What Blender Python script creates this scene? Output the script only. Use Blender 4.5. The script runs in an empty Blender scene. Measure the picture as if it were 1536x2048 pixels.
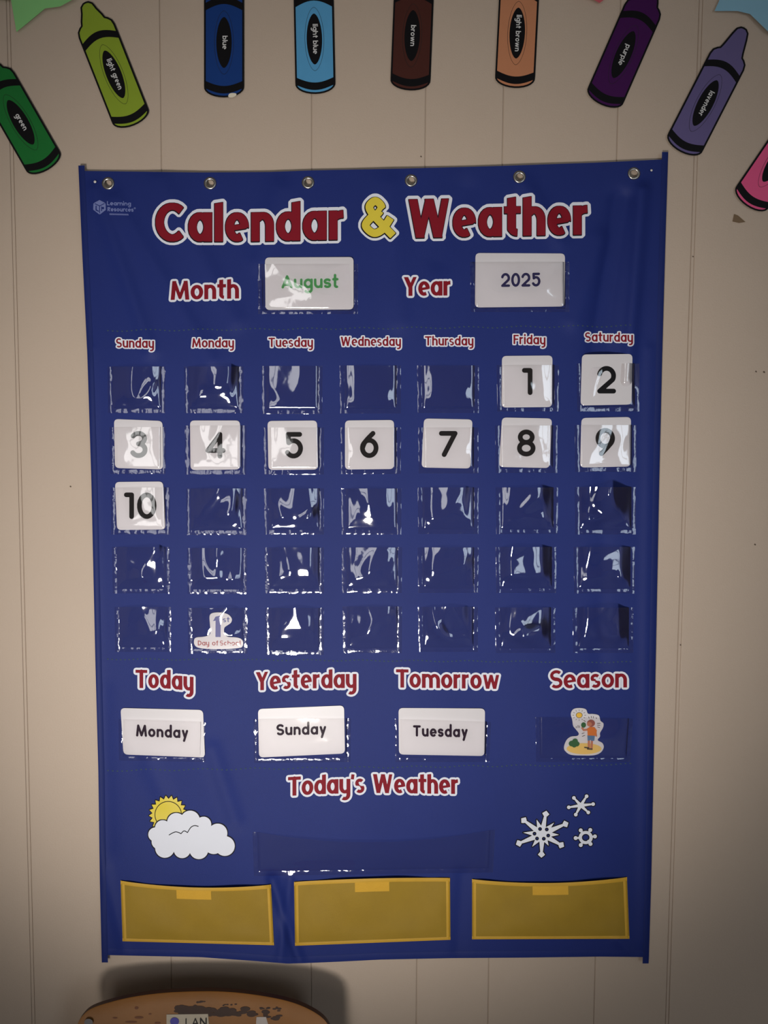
import bpy, math, random
import numpy as np
from mathutils import Matrix, Vector

# ------------------------------------------------------------------ camera, world, lights, exposure
scene = bpy.context.scene
COL = scene.collection
F_PX = 1550.0; D_CAM = 1.085; ZC = 1.40
PITCH = math.radians(3.9); ROLL = math.radians(0.4)
cam_d = bpy.data.cameras.new('camera'); cam = bpy.data.objects.new('camera', cam_d); COL.objects.link(cam)
cam_d.sensor_fit = 'HORIZONTAL'; cam_d.sensor_width = 36.0; cam_d.lens = 36.0 * F_PX / 1536.0
cam_d.clip_start = 0.02
RM = Matrix.Rotation(math.pi / 2 - PITCH, 3, 'X') @ Matrix.Rotation(ROLL, 3, 'Z')
CAM = np.array([0.0, -D_CAM, ZC + D_CAM * math.tan(PITCH)])
cam.location = CAM.tolist(); cam.rotation_euler = RM.to_euler()
scene.camera = cam
RN = np.array([[RM[i][j] for j in range(3)] for i in range(3)])

w = bpy.data.worlds.new('sky'); scene.world = w; w.use_nodes = True
w.node_tree.nodes['Background'].inputs[0].default_value = (0.75, 0.86, 1.0, 1)
w.node_tree.nodes['Background'].inputs[1].default_value = 1.0

def area(name, loc, target, sx, sy, power, color):
    d = bpy.data.lights.new(name, 'AREA'); d.shape = 'RECTANGLE'; d.size = sx; d.size_y = sy
    d.energy = power; d.color = color
    o = bpy.data.objects.new(name, d); COL.objects.link(o); o.location = loc
    o.rotation_euler = (Vector(target) - Vector(loc)).to_track_quat('-Z', 'Y').to_euler()
    return o
# daylight through the two windows behind the camera
ROOM_Y = -3.6
WINS = [(-1.5, -0.75, 0.6, 2.35), (1.3, 2.3, 0.6, 2.35)]      # x0, x1, z0, z1
area('daylight_left_window', (-1.125, ROOM_Y - 0.12, 1.475), (-1.125, 0, 1.475), 0.75, 1.75, 8.5, (1.0, 0.93, 0.84))
area('daylight_right_window', (1.8, ROOM_Y - 0.12, 1.475), (1.8, 0, 1.475), 1.0, 1.75, 13, (0.78, 0.90, 1.0))
# added spot, no real lamp: brightens the chart's middle and fades towards the corners
sd = bpy.data.lights.new('added_vignette_spot', 'SPOT'); so = bpy.data.objects.new('added_vignette_spot', sd); COL.objects.link(so)
so.location = (-0.36, -1.75, 0.68)
so.rotation_euler = (Vector((-0.10, 0.0, 1.34)) - Vector(so.location)).to_track_quat('-Z', 'Y').to_euler()
sd.energy = 122; sd.spot_size = math.radians(51); sd.spot_blend = 1.0; sd.shadow_soft_size = 0.14; sd.color = (1.0, 0.94, 0.87)

scene.view_settings.view_transform = 'Standard'; scene.view_settings.look = 'None'
scene.view_settings.gamma = 1.0; scene.view_settings.use_curve_mapping = False
scene.view_settings.exposure = -0.05

# ------------------------------------------------------------------ helpers
def W(px, py, d):
    """points at distance d in front of the wall plane that lie on the sight lines of the given picture positions"""
    px = np.asarray(px, float); py = np.asarray(py, float); d = np.asarray(d, float) + np.zeros_like(px)
    u = px - 768.0; v = py - 1024.0
    dx = RN[0, 0] * u - RN[0, 1] * v - RN[0, 2] * F_PX
    dy = RN[1, 0] * u - RN[1, 1] * v - RN[1, 2] * F_PX
    dz = RN[2, 0] * u - RN[2, 1] * v - RN[2, 2] * F_PX
    t = (-d - CAM[1]) / dy
    return np.stack([CAM[0] + t * dx, CAM[1] + t * dy, CAM[2] + t * dz], -1)

def lin(c):
    return tuple((x / 255.0 / 12.92) if x / 255.0 <= 0.04045 else ((x / 255.0 + 0.055) / 1.055) ** 2.4 for x in c)

MATS = {}
def mat(name, rgb, rough=0.6, var=0.06, scale=40.0, bump=0.0, bscale=300.0, metal=0.0, sheen=0.0, coat=0.0, alpha=1.0, spec=0.5):
    if name in MATS: return MATS[name]
    m = bpy.data.materials.new(name); m.use_nodes = True; nt = m.node_tree; p = nt.nodes['Principled BSDF']
    c = lin(rgb)
    tc = nt.nodes.new('ShaderNodeNewGeometry'); nz = nt.nodes.new('ShaderNodeTexNoise'); nz.inputs['Scale'].default_value = scale
    nz.inputs['Detail'].default_value = 3
    nt.links.new(tc.outputs['Position'], nz.inputs['Vector'])
    mx = nt.nodes.new('ShaderNodeMix'); mx.data_type = 'RGBA'
    mx.inputs[6].default_value = (*[max(0, x * (1 - var)) for x in c], 1)
    mx.inputs[7].default_value = (*[min(1, x * (1 + var)) for x in c], 1)
    nt.links.new(nz.outputs['Fac'], mx.inputs[0]); nt.links.new(mx.outputs[2], p.inputs['Base Color'])
    p.inputs['Roughness'].default_value = rough; p.inputs['Metallic'].default_value = metal
    p.inputs['Sheen Weight'].default_value = sheen; p.inputs['Coat Weight'].default_value = coat
    p.inputs['Alpha'].default_value = alpha; p.inputs['Specular IOR Level'].default_value = spec
    if bump > 0:
        n2 = nt.nodes.new('ShaderNodeTexNoise'); n2.inputs['Scale'].default_value = bscale; n2.inputs['Detail'].default_value = 4
        nt.links.new(tc.outputs['Position'], n2.inputs['Vector'])
        b = nt.nodes.new('ShaderNodeBump'); b.inputs['Strength'].default_value = bump; b.inputs['Distance'].default_value = 0.001
        nt.links.new(n2.outputs['Fac'], b.inputs['Height']); nt.links.new(b.outputs['Normal'], p.inputs['Normal'])
    MATS[name] = m
    return m

def film_mat(name, rough, gain, bump, bscale):
    m = bpy.data.materials.new(name); m.use_nodes = True; nt = m.node_tree; nt.nodes.clear()
    out = nt.nodes.new('ShaderNodeOutputMaterial'); mix = nt.nodes.new('ShaderNodeMixShader')
    tr = nt.nodes.new('ShaderNodeBsdfTransparent'); gl = nt.nodes.new('ShaderNodeBsdfGlossy')
    tr.inputs[0].default_value = (0.99, 0.985, 0.98, 1); gl.inputs['Roughness'].default_value = rough
    gl.inputs['Color'].default_value = (1, 1, 1, 1)
    fr = nt.nodes.new('ShaderNodeFresnel'); fr.inputs['IOR'].default_value = 1.5
    mu = nt.nodes.new('ShaderNodeMath'); mu.operation = 'MULTIPLY_ADD'; mu.inputs[1].default_value = gain; mu.inputs[2].default_value = 0.06; mu.use_clamp = True
    g = nt.nodes.new('ShaderNodeNewGeometry'); n = nt.nodes.new('ShaderNodeTexNoise'); n.inputs['Scale'].default_value = bscale
    n.inputs['Detail'].default_value = 2
    b = nt.nodes.new('ShaderNodeBump'); b.inputs['Strength'].default_value = bump; b.inputs['Distance'].default_value = 0.001
    L = nt.links.new
    L(g.outputs['Position'], n.inputs['Vector']); L(n.outputs['Fac'], b.inputs['Height'])
    L(b.outputs['Normal'], gl.inputs['Normal']); L(b.outputs['Normal'], fr.inputs['Normal'])
    L(fr.outputs[0], mu.inputs[0]); L(mu.outputs[0], mix.inputs[0]); L(tr.outputs[0], mix.inputs[1]); L(gl.outputs[0], mix.inputs[2])
    L(mix.outputs[0], out.inputs[0])
    return m

def mk(name, verts, faces, m, parent=None, smooth=False, origin=None, **props):
    """one mesh object from world-space vertices; a child shares its parent's origin"""
    verts = np.asarray(verts, float).reshape(-1, 3)
    if parent is not None: org = np.array(parent['_o'])
    else: org = verts.mean(0) if origin is None else np.array(origin)
    me = bpy.data.meshes.new(name); me.from_pydata((verts - org).tolist(), [], faces); me.materials.append(m)
    if smooth: me.shade_smooth()
    me.update()
    o = bpy.data.objects.new(name, me); COL.objects.link(o)
    if parent is None: o.location = org.tolist()
    else: o.parent = parent
    o['_o'] = org.tolist()
    for k, v in props.items(): o[k] = v
    return o

def empty(name, loc, **props):
    o = bpy.data.objects.new(name, None); COL.objects.link(o); o.location = loc; o.empty_display_size = 0.05
    o['_o'] = list(map(float, loc))
    for k, v in props.items(): o[k] = v
    return o

def boxes(bs):
    V = []; Fc = []
    for (x0, x1, y0, y1, z0, z1) in bs:
        n = len(V)
        V += [(x0, y0, z0), (x1, y0, z0), (x1, y1, z0), (x0, y1, z0), (x0, y0, z1), (x1, y0, z1), (x1, y1, z1), (x0, y1, z1)]
        Fc += [[n + a for a in q] for q in ((0, 3, 2, 1), (4, 5, 6, 7), (0, 1, 5, 4), (1, 2, 6, 5), (2, 3, 7, 6), (3, 0, 4, 7))]
    return V, Fc
def box(name, b, m, parent=None, **props):
    V, Fc = boxes([b]); return mk(name, V, Fc, m, parent, **props)

def ss(x): x = np.clip(x, 0, 1); return x * x * (3 - 2 * x)

# ------------------------------------------------------------------ materials
M_wall = mat('wall_paint', (196, 178, 161), 0.55, 0.035, 6, 0.25, 420)
M_groove = mat('groove_paint', (188, 171, 154), 0.7, 0.03)
M_ceil = mat('ceiling_paint', (215, 212, 205), 0.9, 0.02)
M_floor = mat('floor_vinyl', (120, 108, 95), 0.6, 0.1, 8)
M_frame = mat('window_frame_paint', (225, 225, 222), 0.5, 0.02)
M_blue = mat('blue_nylon', (30, 46, 116), 0.55, 0.06, 18, 0.25, 1800, spec=0.2)
M_hem = mat('blue_hem_nylon', (26, 41, 106), 0.55, 0.06, 18, 0.2, 1800, spec=0.2)
M_steel = mat('grommet_steel', (205, 203, 198), 0.28, 0.05, 100, metal=1.0)
M_print_w = mat('white_print', (226, 230, 242), 0.6, 0.02, spec=0.2)
M_print_r = mat('red_print', (132, 22, 38), 0.6, 0.05, spec=0.15)
M_print_k = mat('black_print', (22, 20, 30), 0.6, 0.05, spec=0.15)
M_print_y = mat('yellow_print', (222, 202, 58), 0.5, 0.04)
M_logo = mat('pale_blue_print', (118, 130, 186), 0.5, 0.05)
M_stitch = mat('green_thread', (48, 72, 92), 0.7, 0.1)
M_card = mat('white_card', (212, 209, 214), 0.38, 0.015, 60)
M_ink = mat('black_ink', (20, 19, 23), 0.6, 0.05, spec=0.15)
M_gink = mat('green_ink', (70, 150, 85), 0.4, 0.05)
M_nink = mat('navy_ink', (44, 42, 86), 0.6, 0.05, spec=0.15)
M_pink_ink = mat('plum_ink', (38, 20, 42), 0.6, 0.05, spec=0.15)
M_film = film_mat('clear_vinyl', 0.05, 1.5, 0.12, 60)
M_seam = film_mat('crinkled_vinyl_seam', 0.08, 1.0, 0.3, 160)
M_mesh = mat('yellow_mesh', (170, 137, 30), 0.65, 0.1, 30, 0.4, 1500, alpha=0.86)
M_bind = mat('yellow_binding', (204, 160, 48), 0.6, 0.06, 60, 0.3, 1500)
M_tab = mat('yellow_hook_tab', (216, 168, 52), 0.8, 0.06, 90, 0.5, 1500)
M_blk = mat('black_card_print', (11, 10, 14), 0.55, 0.05, spec=.2)
M_pin = mat('white_pin_plastic', (235, 232, 228), 0.3, 0.02)
M_wood = mat('chair_plywood', (130, 84, 32), 0.5, 0.28, 14, 0.15, 200, spec=0.25)
M_woodedge = mat('chair_plywood_edge', (66, 36, 20), 0.5, 0.15)
M_tube = mat('dark_steel_tube', (40, 38, 40), 0.4, 0.05, metal=0.6)

# ------------------------------------------------------------------ the room
WX = 2.6; HZ = 2.65
def st(o, ): o['kind'] = 'structure'; return o
st(box('floor', (-WX, WX, ROOM_Y, 0.0, -0.06, 0), M_floor))
st(box('ceiling', (-WX, WX, ROOM_Y, 0.02, HZ, HZ + 0.06), M_ceil))
st(box('wall_left', (-WX - 0.08, -WX, ROOM_Y, 0.02, 0, HZ), M_wall))
st(box('wall_right', (WX, WX + 0.08, ROOM_Y, 0.02, 0, HZ), M_wall))
wb = st(box('wall_back', (-WX, WX, 0.0017, 0.08, 0, HZ), M_groove))
# planks: groove positions read off the picture at two heights each
gl = [((27, 460), (67, 2048)), ((323, 100), (340, 1960)), ((625, 250), (621, 1960)), ((853, 200), (832, 1950)),
      ((1006, 200), (978, 1950)), ((1236, 290), (1188, 1950)), ((1386, 460), (1340, 1895))]
gx = [float((W(a[0], a[1], 0)[0] + W(b[0], b[1], 0)[0]) / 2) for a, b in gl]
xs = list(gx)
pitch = [0.21, 0.21, 0.16, 0.11, 0.16, 0.11]
k = 0
while xs[0] - 0.2 > -WX: xs.insert(0, xs[0] - pitch[k % 6]); k += 1
k = 0
while xs[-1] + 0.2 < WX: xs.append(xs[-1] + pitch[k % 6]); k += 1
xs = [-WX] + xs + [WX]
for a, b in zip(xs[:-1], xs[1:]):
    c = 0.0008                                                         # chamfer
    ga, gb = [0.0026 if min(abs(v - gx[0]), abs(v - gx[-1])) < 1e-6 else 0.0005 for v in (a, b)]
    if gb > .001:
        V, Fc = boxes([(b - .0017, b + .0017, 0.0005, 0.003, 0.09, HZ - .002)]); mk('groove_strip', V, Fc, M_wall, wb)
    x0 = a + ga; x1 = b - gb
    V = [(x0, 0.0016, 0.09), (x1, 0.0016, 0.09), (x1, 0.0005, 0.09), (x1 - c, 0, 0.09), (x0 + c, 0, 0.09), (x0, 0.0005, 0.09)]
    V += [(x, y, HZ - 0.002) for x, y, z in V]
    Fc = [[5, 4, 3, 2, 1, 0], [6, 7, 8, 9, 10, 11]] + [[i, (i + 1) % 6, (i + 1) % 6 + 6, i + 6] for i in range(6)]
    mk('plank', V, Fc, M_wall, wb)
st(box('baseboard_back', (-WX, WX, -0.012, 0.0, 0, 0.088), M_frame))
bs = []; xx = -WX
for (x0, x1, z0, z1) in WINS:
    bs += [(xx, x0, ROOM_Y - 0.08, ROOM_Y, 0, HZ), (x0, x1, ROOM_Y - 0.08, ROOM_Y, 0, z0), (x0, x1, ROOM_Y - 0.08, ROOM_Y, z1, HZ)]; xx = x1
bs.append((xx, WX, ROOM_Y - 0.08, ROOM_Y, 0, HZ))
V, Fc = boxes(bs); st(mk('wall_front', V, Fc, M_wall))
for i, (x0, x1, z0, z1) in enumerate(WINS):
    t = 0.04; xm = (x0 + x1) / 2; zm = z0 + (z1 - z0) * 0.52
    V, Fc = boxes([(x0, x0 + t, ROOM_Y - 0.07, ROOM_Y + 0.02, z0, z1), (x1 - t, x1, ROOM_Y - 0.07, ROOM_Y + 0.02, z0, z1),
                   (x0, x1, ROOM_Y - 0.07, ROOM_Y + 0.02, z0, z0 + t), (x0, x1, ROOM_Y - 0.07, ROOM_Y + 0.02, z1 - t, z1),
                   (xm - 0.02, xm + 0.02, ROOM_Y - 0.05, ROOM_Y, z0, z1), (x0, x1, ROOM_Y - 0.05, ROOM_Y, zm - 0.02, zm + 0.02)])
    st(mk('window_%d' % (i + 1), V, Fc, M_frame))

# ------------------------------------------------------------------ 2D fields -> meshes
def sd_poly(X, Y, P):
    P = np.asarray(P, float); d = np.full(X.shape, 1e9); ins = np.zeros(X.shape, bool)
    for (x0, y0), (x1, y1) in zip(P, np.roll(P, -1, 0)):
        ex, ey = x1 - x0, y1 - y0; L = ex * ex + ey * ey + 1e-12
        t = np.clip(((X - x0) * ex + (Y - y0) * ey) / L, 0, 1)
        d = np.minimum(d, np.hypot(X - x0 - t * ex, Y - y0 - t * ey))
        if abs(ey) > 1e-9:
            c = ((y0 > Y) != (y1 > Y)) & (X < (ex) * (Y - y0) / ey + x0); ins ^= c
    return np.where(ins, -d, d)
def sd_ell(X, Y, cx, cy, rx, ry):
    k = np.hypot((X - cx) / rx, (Y - cy) / ry); return (k - 1) * min(rx, ry)
def sd_line(X, Y, P, R, caps=(None, None)):
    P = np.asarray(P, float); R = np.asarray(R, float) + np.zeros(len(P))
    P = P.copy()
    ends = []
    for which, cap in enumerate(caps):
        if cap is None: continue
        i, j = (0, 1) if which == 0 else (-1, -2)
        e = P[i].copy(); dv = P[i] - P[j]; dv /= np.hypot(*dv) + 1e-12
        a = math.radians(cap); n = np.array([dv[0] * math.cos(a) - dv[1] * math.sin(a), dv[0] * math.sin(a) + dv[1] * math.cos(a)])
        ends.append((e, n, R[i])); P[i] = e + dv * R[i] * 1.2
    d = np.full(X.shape, 1e9)
    for i in range(len(P) - 1):
        x0, y0 = P[i]; ex, ey = P[i + 1] - P[i]; L = ex * ex + ey * ey + 1e-12
        t = np.clip(((X - x0) * ex + (Y - y0) * ey) / L, 0, 1)
        d = np.minimum(d, np.hypot(X - x0 - t * ex, Y - y0 - t * ey) - (R[i] + (R[i + 1] - R[i]) * t))
    for e, n, r in ends:
        pl = (X - e[0]) * n[0] + (Y - e[1]) * n[1]
        near = np.hypot(X - e[0], Y - e[1]) < 2.9 * r
        d = np.where(near & (pl > -0.8 * r), np.maximum(d, pl), d)
    return d
class Field:
    def __init__(s, x0, y0, x1, y1, step):
        s.x0, s.y0, s.step = x0, y0, step
        s.X, s.Y = np.meshgrid(np.arange(x0, x1 + step, step), np.arange(y0, y1 + step, step))
        s.F = np.full(s.X.shape, 1e6)
    def add(s, d): s.F = np.minimum(s.F, d); return s
    def sub(s, d): s.F = np.maximum(s.F, -d); return s
    def copy(s):
        o = object.__new__(Field); o.__dict__.update(s.__dict__); return o
    def dilated(s, R, sx=0, sy=0):
        n = s.copy(); F = np.pad(s.F, 0); out = s.F.copy()
        H, Wd = F.shape; seen = set()
        for rr in (R, R * 0.6, R * 0.3):
            for a in range(28):
                i = int(round((rr * math.cos(a * math.tau / 28) + sx) / s.step)); j = int(round((rr * math.sin(a * math.tau / 28) + sy) / s.step))
                if (i, j) in seen: continue
                seen.add((i, j))
                A = np.full_like(F, 1e6)
                ys, yd = (slice(0, H - j), slice(j, H)) if j >= 0 else (slice(-j, H), slice(0, H + j))
                xs_, xd = (slice(0, Wd - i), slice(i, Wd)) if i >= 0 else (slice(-i, Wd), slice(0, Wd + i))
                A[yd, xd] = F[ys, xs_]; out = np.minimum(out, A)
        n.F = out; return n
    def mesh(s, maxrun=8):
        F = np.clip(s.F, -50, 50); F = np.where(F == 0, 1e-6, F); inn = F < 0
        inn[0, :] = inn[-1, :] = False; inn[:, 0] = inn[:, -1] = False
        F = np.where(inn, F, np.maximum(F, 1e-4))
        c = inn[:-1, :-1].astype(int) + inn[:-1, 1:] + inn[1:, 1:] + inn[1:, :-1]
        V = []; key = {}; faces = []
        def corner(i, j):
            k = (0, i, j)
            if k not in key: key[k] = len(V); V.append((s.x0 + i * s.step, s.y0 + j * s.step))
            return key[k]
        def cross(i, j, i2, j2):
            if (i2, j2) < (i, j): i, j, i2, j2 = i2, j2, i, j
            k = (1, i, j, i2, j2)
            if k not in key:
                a, b = F[j, i], F[j2, i2]; t = min(max(a / (a - b), 0.02), 0.98)
                key[k] = len(V); V.append((s.x0 + (i + (i2 - i) * t) * s.step, s.y0 + (j + (j2 - j) * t) * s.step))
            return key[k]
        for j in range(c.shape[0]):
            row = c[j]; nz = np.nonzero(row)[0]; run = None
            for i in nz.tolist():
                if row[i] == 4:
                    if run is None or i != run[1] or run[1] - run[0] >= maxrun:
                        if run: faces.append([corner(run[0], j), corner(run[0], j + 1), corner(run[1], j + 1), corner(run[1], j)])
                        run = [i, i + 1]
                    else: run[1] = i + 1
                else:
                    cs = [(i, j), (i, j + 1), (i + 1, j + 1), (i + 1, j)]; f = []
                    for q in range(4):
                        a = cs[q]; b = cs[(q + 1) % 4]
                        ia, ib = inn[a[1], a[0]], inn[b[1], b[0]]
                        if ia: f.append(corner(*a))
                        if ia != ib: f.append(cross(*a, *b))
                    if len(f) >= 3: faces.append(f)
            if run: faces.append([corner(run[0], j), corner(run[0], j + 1), corner(run[1], j + 1), corner(run[1], j)])
        return np.array(V, float).reshape(-1, 2), faces

# banner surface: distance from the wall at a picture position
random.seed(4)
_ridges = [((190, 380), (300, 700), 16, .0013), ((230, 400), (420, 720), 20, .0012), ((320, 360), (470, 640), 22, .0010),
           ((1240, 400), (1195, 700), 20, -.0030), ((1285, 380), (1255, 760), 15, .0024), ((1200, 480), (1150, 640), 22, .0014),
           ((1215, 700), (1200, 1330), 20, -.0010), ((180, 700), (200, 1900), 12, .0012), ((1300, 700), (1285, 1880), 12, .0012),
           ((425, 1500), (470, 1640), 18, -.0020), ((300, 1530), (330, 1600), 20, .0012), ((545, 1760), (600, 1925), 11, -.0035),
           ((580, 1760), (560, 1925), 10, .0022), ((210, 1740), (255, 1925), 12, .0016), ((1235, 1880), (1270, 1915), 10, .0020),
           ((925, 1750), (915, 1915), 14, -.0014), ((560, 380), (520, 520), 24, .0010), ((780, 370), (800, 640), 26, .0010),
           ((1050, 370), (1120, 480), 20, .0012), ((930, 380), (880, 520), 24, -.0009), ((205, 1380), (215, 1700), 20, -.001)]
def h(px, py):
    px = np.asarray(px, float); py = np.asarray(py, float)
    z = 0.0080 + 0.0006 * np.sin(px / 61 + py / 190) + 0.0005 * np.sin(px / 37 - py / 140 + 1) + 0.0004 * np.sin(py / 55 + px / 300)
    for (a, b, wd, am) in _ridges:
        am = am * (2.6 if a[1] < 700 else 1.5)
        ex, ey = b[0] - a[0], b[1] - a[1]; L = ex * ex + ey * ey
        t = ((px - a[0]) * ex + (py - a[1]) * ey) / L; tc = np.clip(t, 0, 1)
        dist = np.hypot(px - a[0] - tc * ex, py - a[1] - tc * ey)
        z = z + am * np.exp(-(dist / wd) ** 2)
    return np.where(z < .004, .002 + .002 * np.exp((z - .004) / .002), z)
flat = lambda d: (lambda px, py: np.zeros_like(np.asarray(px, float)) + d)

def fmesh(name, field, off, m, parent, surf=h, maxrun=8, **props):
    V, Fc = field.mesh(maxrun)
    return mk(name, W(V[:, 0], V[:, 1], surf(V[:, 0], V[:, 1]) + off), Fc, m, parent, **props)
def slab(name, P, off, th, m, parent=None, surf=h, **props):
    """outline P (picture positions) as a sheet th thick whose back is off above the surface"""
    P = np.asarray(P, float); n = len(P); hs = surf(P[:, 0], P[:, 1])
    V = np.concatenate([W(P[:, 0], P[:, 1], hs + off + th), W(P[:, 0], P[:, 1], hs + off)])
    Fc = [list(range(n)), list(range(2 * n - 1, n - 1, -1))] + [[i, i + n, (i + 1) % n + n, (i + 1) % n] for i in range(n)]
    return mk(name, V, Fc, m, parent, **props)
def catmull(P, n=6, closed=True):
    P = np.asarray(P, float); out = []; N = len(P)
    for i in range(N if closed else N - 1):
        g = (lambda k: P[k % N]) if closed else (lambda k: P[min(max(k, 0), N - 1)])
        p0, p1, p2, p3 = g(i - 1), g(i), g(i + 1), g(i + 2)
        for j in range(n):
            t = j / n
            out.append(0.5 * (2 * p1 + (p2 - p0) * t + (2 * p0 - 5 * p1 + 4 * p2 - p3) * t * t + (3 * p1 - p0 - 3 * p2 + p3) * t ** 3))
    if not closed: out.append(P[-1])
    return np.array(out)
def rrect(c4, r):
    """rounded quad from four corners TL TR BR BL"""
    c4 = np.asarray(c4, float); out = []
    for i in range(4):
        p = c4[i]; a = c4[i - 1] - p; b = c4[(i + 1) % 4] - p; a = a / np.hypot(*a); b = b / np.hypot(*b)
        for t in np.linspace(0, 1, 6):
            out.append(p + a * r * (1 - t) ** 2 + b * r * t ** 2)
    return np.array(out)

# ------------------------------------------------------------------ stroke alphabet (x-height = 1)
def E(cx, cy, rx, ry, a0, a1, n=22):
    a = np.radians(np.linspace(a0, a1, n)); return np.stack([cx + rx * np.cos(a), cy + ry * np.sin(a)], 1), a
class G:
    """glyph builder; r stem radius, t thin radius, k width factor, rnd round ends, H cap height, A ascender"""
    def __init__(s, r, t, k, rnd, H, A, tilt): s.r, s.t, s.k, s.rnd, s.H, s.A, s.tilt = r, t, k, rnd, H, A, tilt; s.S = []; s.clip = None
    def line(s, P, R=None, c0='e', c1='e'):
        P = [np.array(p, float) for p in P]; c = [c0, c1]
        caps = []
        for w_, q in enumerate(c):
            i, j = (0, 1) if w_ == 0 else (-1, -2)
            if q == 'j': caps.append(None)                     # joined, leave round
            elif s.rnd:
                dv = P[i] - P[j]; L = np.hypot(*dv)
                if q == 'e': P[i] = P[i] - dv / L * min(s.r, L * 0.9)
                caps.append(None)
            else: caps.append(q if isinstance(q, (int, float)) else 0)
        s.S.append((np.array(P), s.r if R is None else R, tuple(caps)))
    def arc(s, cx, cy, rx, ry, a0, a1, full=False, caps=(None, None), rr=None):
        P, a = E(cx, cy, rx, ry, a0, a1)
        R = s.t + (s.r - s.t) * np.abs(np.cos(a)) if rr is None else rr
        s.S.append((P, R, caps if not s.rnd else (None, None)))
    def bowl(s, w, x0=0, H=1, y0=0): s.arc(x0 + w / 2, y0 + H / 2, w / 2 - s.r, H / 2 - s.t, 0, 360)
    def arch(s, xl, xr, top=1.0, bot=0.0, up=True):
        """n-like arch between stem centre xl and xr"""
        ry = 0.34; rx = (xr - xl) / 2
        P, a = E((xl + xr) / 2, top - s.t - ry, rx, ry, 180, 0, 14)
        R = s.t + (s.r - s.t) * np.clip(np.abs(np.cos(a)), 0, 1); R[:4] = s.t * 0.9
        s.S.append((P, R, (None, None)))
        s.line([(xr, top - s.t - ry), (xr, bot)], None, 'j', 'e')
def glyph(ch, r, t, k, rnd, H, A, tilt, alt=False):
    g = G(r, t, k, rnd, H, A, tilt); w = .9 * k; T = tilt
    if ch == 'a': g.bowl(w); g.line([(w - r, 1), (w - r, 0)])
    elif ch == 'b': g.bowl(w); g.line([(r, A), (r, 0)], None, T)
    elif ch == 'c': w = .76 * k; g.arc(w / 2 + .06 * k, .5, w / 2 - r + .03 * k, .5 - t, 52, 308, caps=(0, 0))
    elif ch == 'd': g.bowl(w); g.line([(w - r, A), (w - r, 0)], None, T)
    elif ch == 'e':
        w = .88 * k; g.arc(w / 2, .5, w / 2 - r, .5 - t, 0, 304, caps=(None, -12))
        g.line([(r, .45), (w - r * .95, .53)], t * .75, 'j', 'j')
    elif ch == 'f': w = .55 * k; g.line([(.5 * w, 0), (.5 * w, 1.1)], None, 'e', 'j'); g.arc(w * .5 + .22, 1.1, .22, A - 1.1 - t, 180, 80, caps=(None, 0)); g.line([(0, .93), (w, .93)], t)
    elif ch == 'g': g.bowl(w); g.line([(w - r, 1), (w - r, -.1)], None, 'e', 'j'); g.arc(w / 2, -.1, w / 2 - r, .3, 0, -140, caps=(None, 0))
    elif ch == 'h': w = .85 * k; g.line([(r, A), (r, 0)], None, T); g.arch(r, w - r)
    elif ch == 'i': w = 2 * r; g.line([(r, 1), (r, 0)]); g.line([(r, 1.26 - r * .3), (r, 1.26 + r * .5)], r * 1.02, 'j', 'j')
    elif ch == 'k': w = .8 * k; g.line([(r, A), (r, 0)]); g.line([(w - r, 1), (r * 1.5, .45)], t, 'e', 'j'); g.line([(w * .4, .58), (w - r, 0)], t, 'j')
    elif ch == 'l': w = 2 * r; g.line([(r, A), (r, 0)], None, T)
    elif ch == 'm': w = 1.42 * k; g.line([(r, 1), (r, 0)]); g.arch(r, w / 2); g.arch(w / 2, w - r)
    elif ch == 'n': w = .85 * k; g.line([(r, 1), (r, 0)]); g.arch(r, w - r)
    elif ch == 'o': g.bowl(w)
    elif ch == 'p': g.bowl(w); g.line([(r, 1), (r, -.42)])
    elif ch == 'r':
        w = .58 * k; g.line([(r, 1), (r, 0)]); g.arc(w - r * .2, .60, w - r * 1.2, .40 - t, 180, 92, caps=(None, 0), rr=np.linspace(t * .8, t * 1.15, 22))
    elif ch == 's' or ch == 'S':
        hh = 1 if ch == 's' else H; w = (.72 if ch == 's' else .9) * k; q = (hh - 2 * t) / 4; rx = w / 2 - r * .9
        P1, a1 = E(w / 2, hh - t - q, rx, q, 38, 270, 16); P2, a2 = E(w / 2, t + q, rx, q, 90, -142, 16)
        P = np.concatenate([P1, P2[1:]]); R = np.full(len(P), t); mid = len(P) // 2
        idx = np.abs(np.arange(len(P)) - mid) / (len(P) / 2); R = t + (r - t) * np.clip(1 - idx * 2.2, 0, 1)
        g.S.append((P, R, (None, None) if rnd else (0, 0)))
    elif ch == 't':
        w = .62 * k; x = w * .45; g.line([(x, 1.32), (x, r + .12)], None, T, 'j'); g.arc(x + .2, r + .12, .2, .12 + r - t, 180, 268, caps=(None, 0), rr=t)
        g.line([(0, .90), (w, .90)], t)
    elif ch == 'u':
        w = .85 * k; ry = .34; g.line([(r, 1), (r, t + ry)], None, 'e', 'j')
        P, a = E(w / 2, t + ry, w / 2 - r, ry, 180, 360, 14); R = t + (r - t) * np.abs(np.cos(a)); R[-4:] = t * .9; g.S.append((P, R, (None, None)))
        g.line([(w - r, 1), (w - r, 0)])
    elif ch == 'v' or (ch == 'y' and alt):
        w = .86 * k; g.line([(r, 1), (w / 2, r * .6)], None, 'e', 'j')
        if ch == 'v': g.line([(w - r, 1), (w / 2, r * .6)], None, 'e', 'j'); g.clip = (0, 1)
        else: g.line([(w - r, 1), (w * .32, -.42)])
    elif ch == 'y':
        w = .85 * k; ry = .34; g.line([(r, 1), (r, t + ry)], None, 'e', 'j')
        P, a = E(w / 2, t + ry, w / 2 - r, ry, 180, 350, 14); R = t + (r - t) * np.abs(np.cos(a)); R[-4:] = t * .9; g.S.append((P, R, (None, None)))
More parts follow.
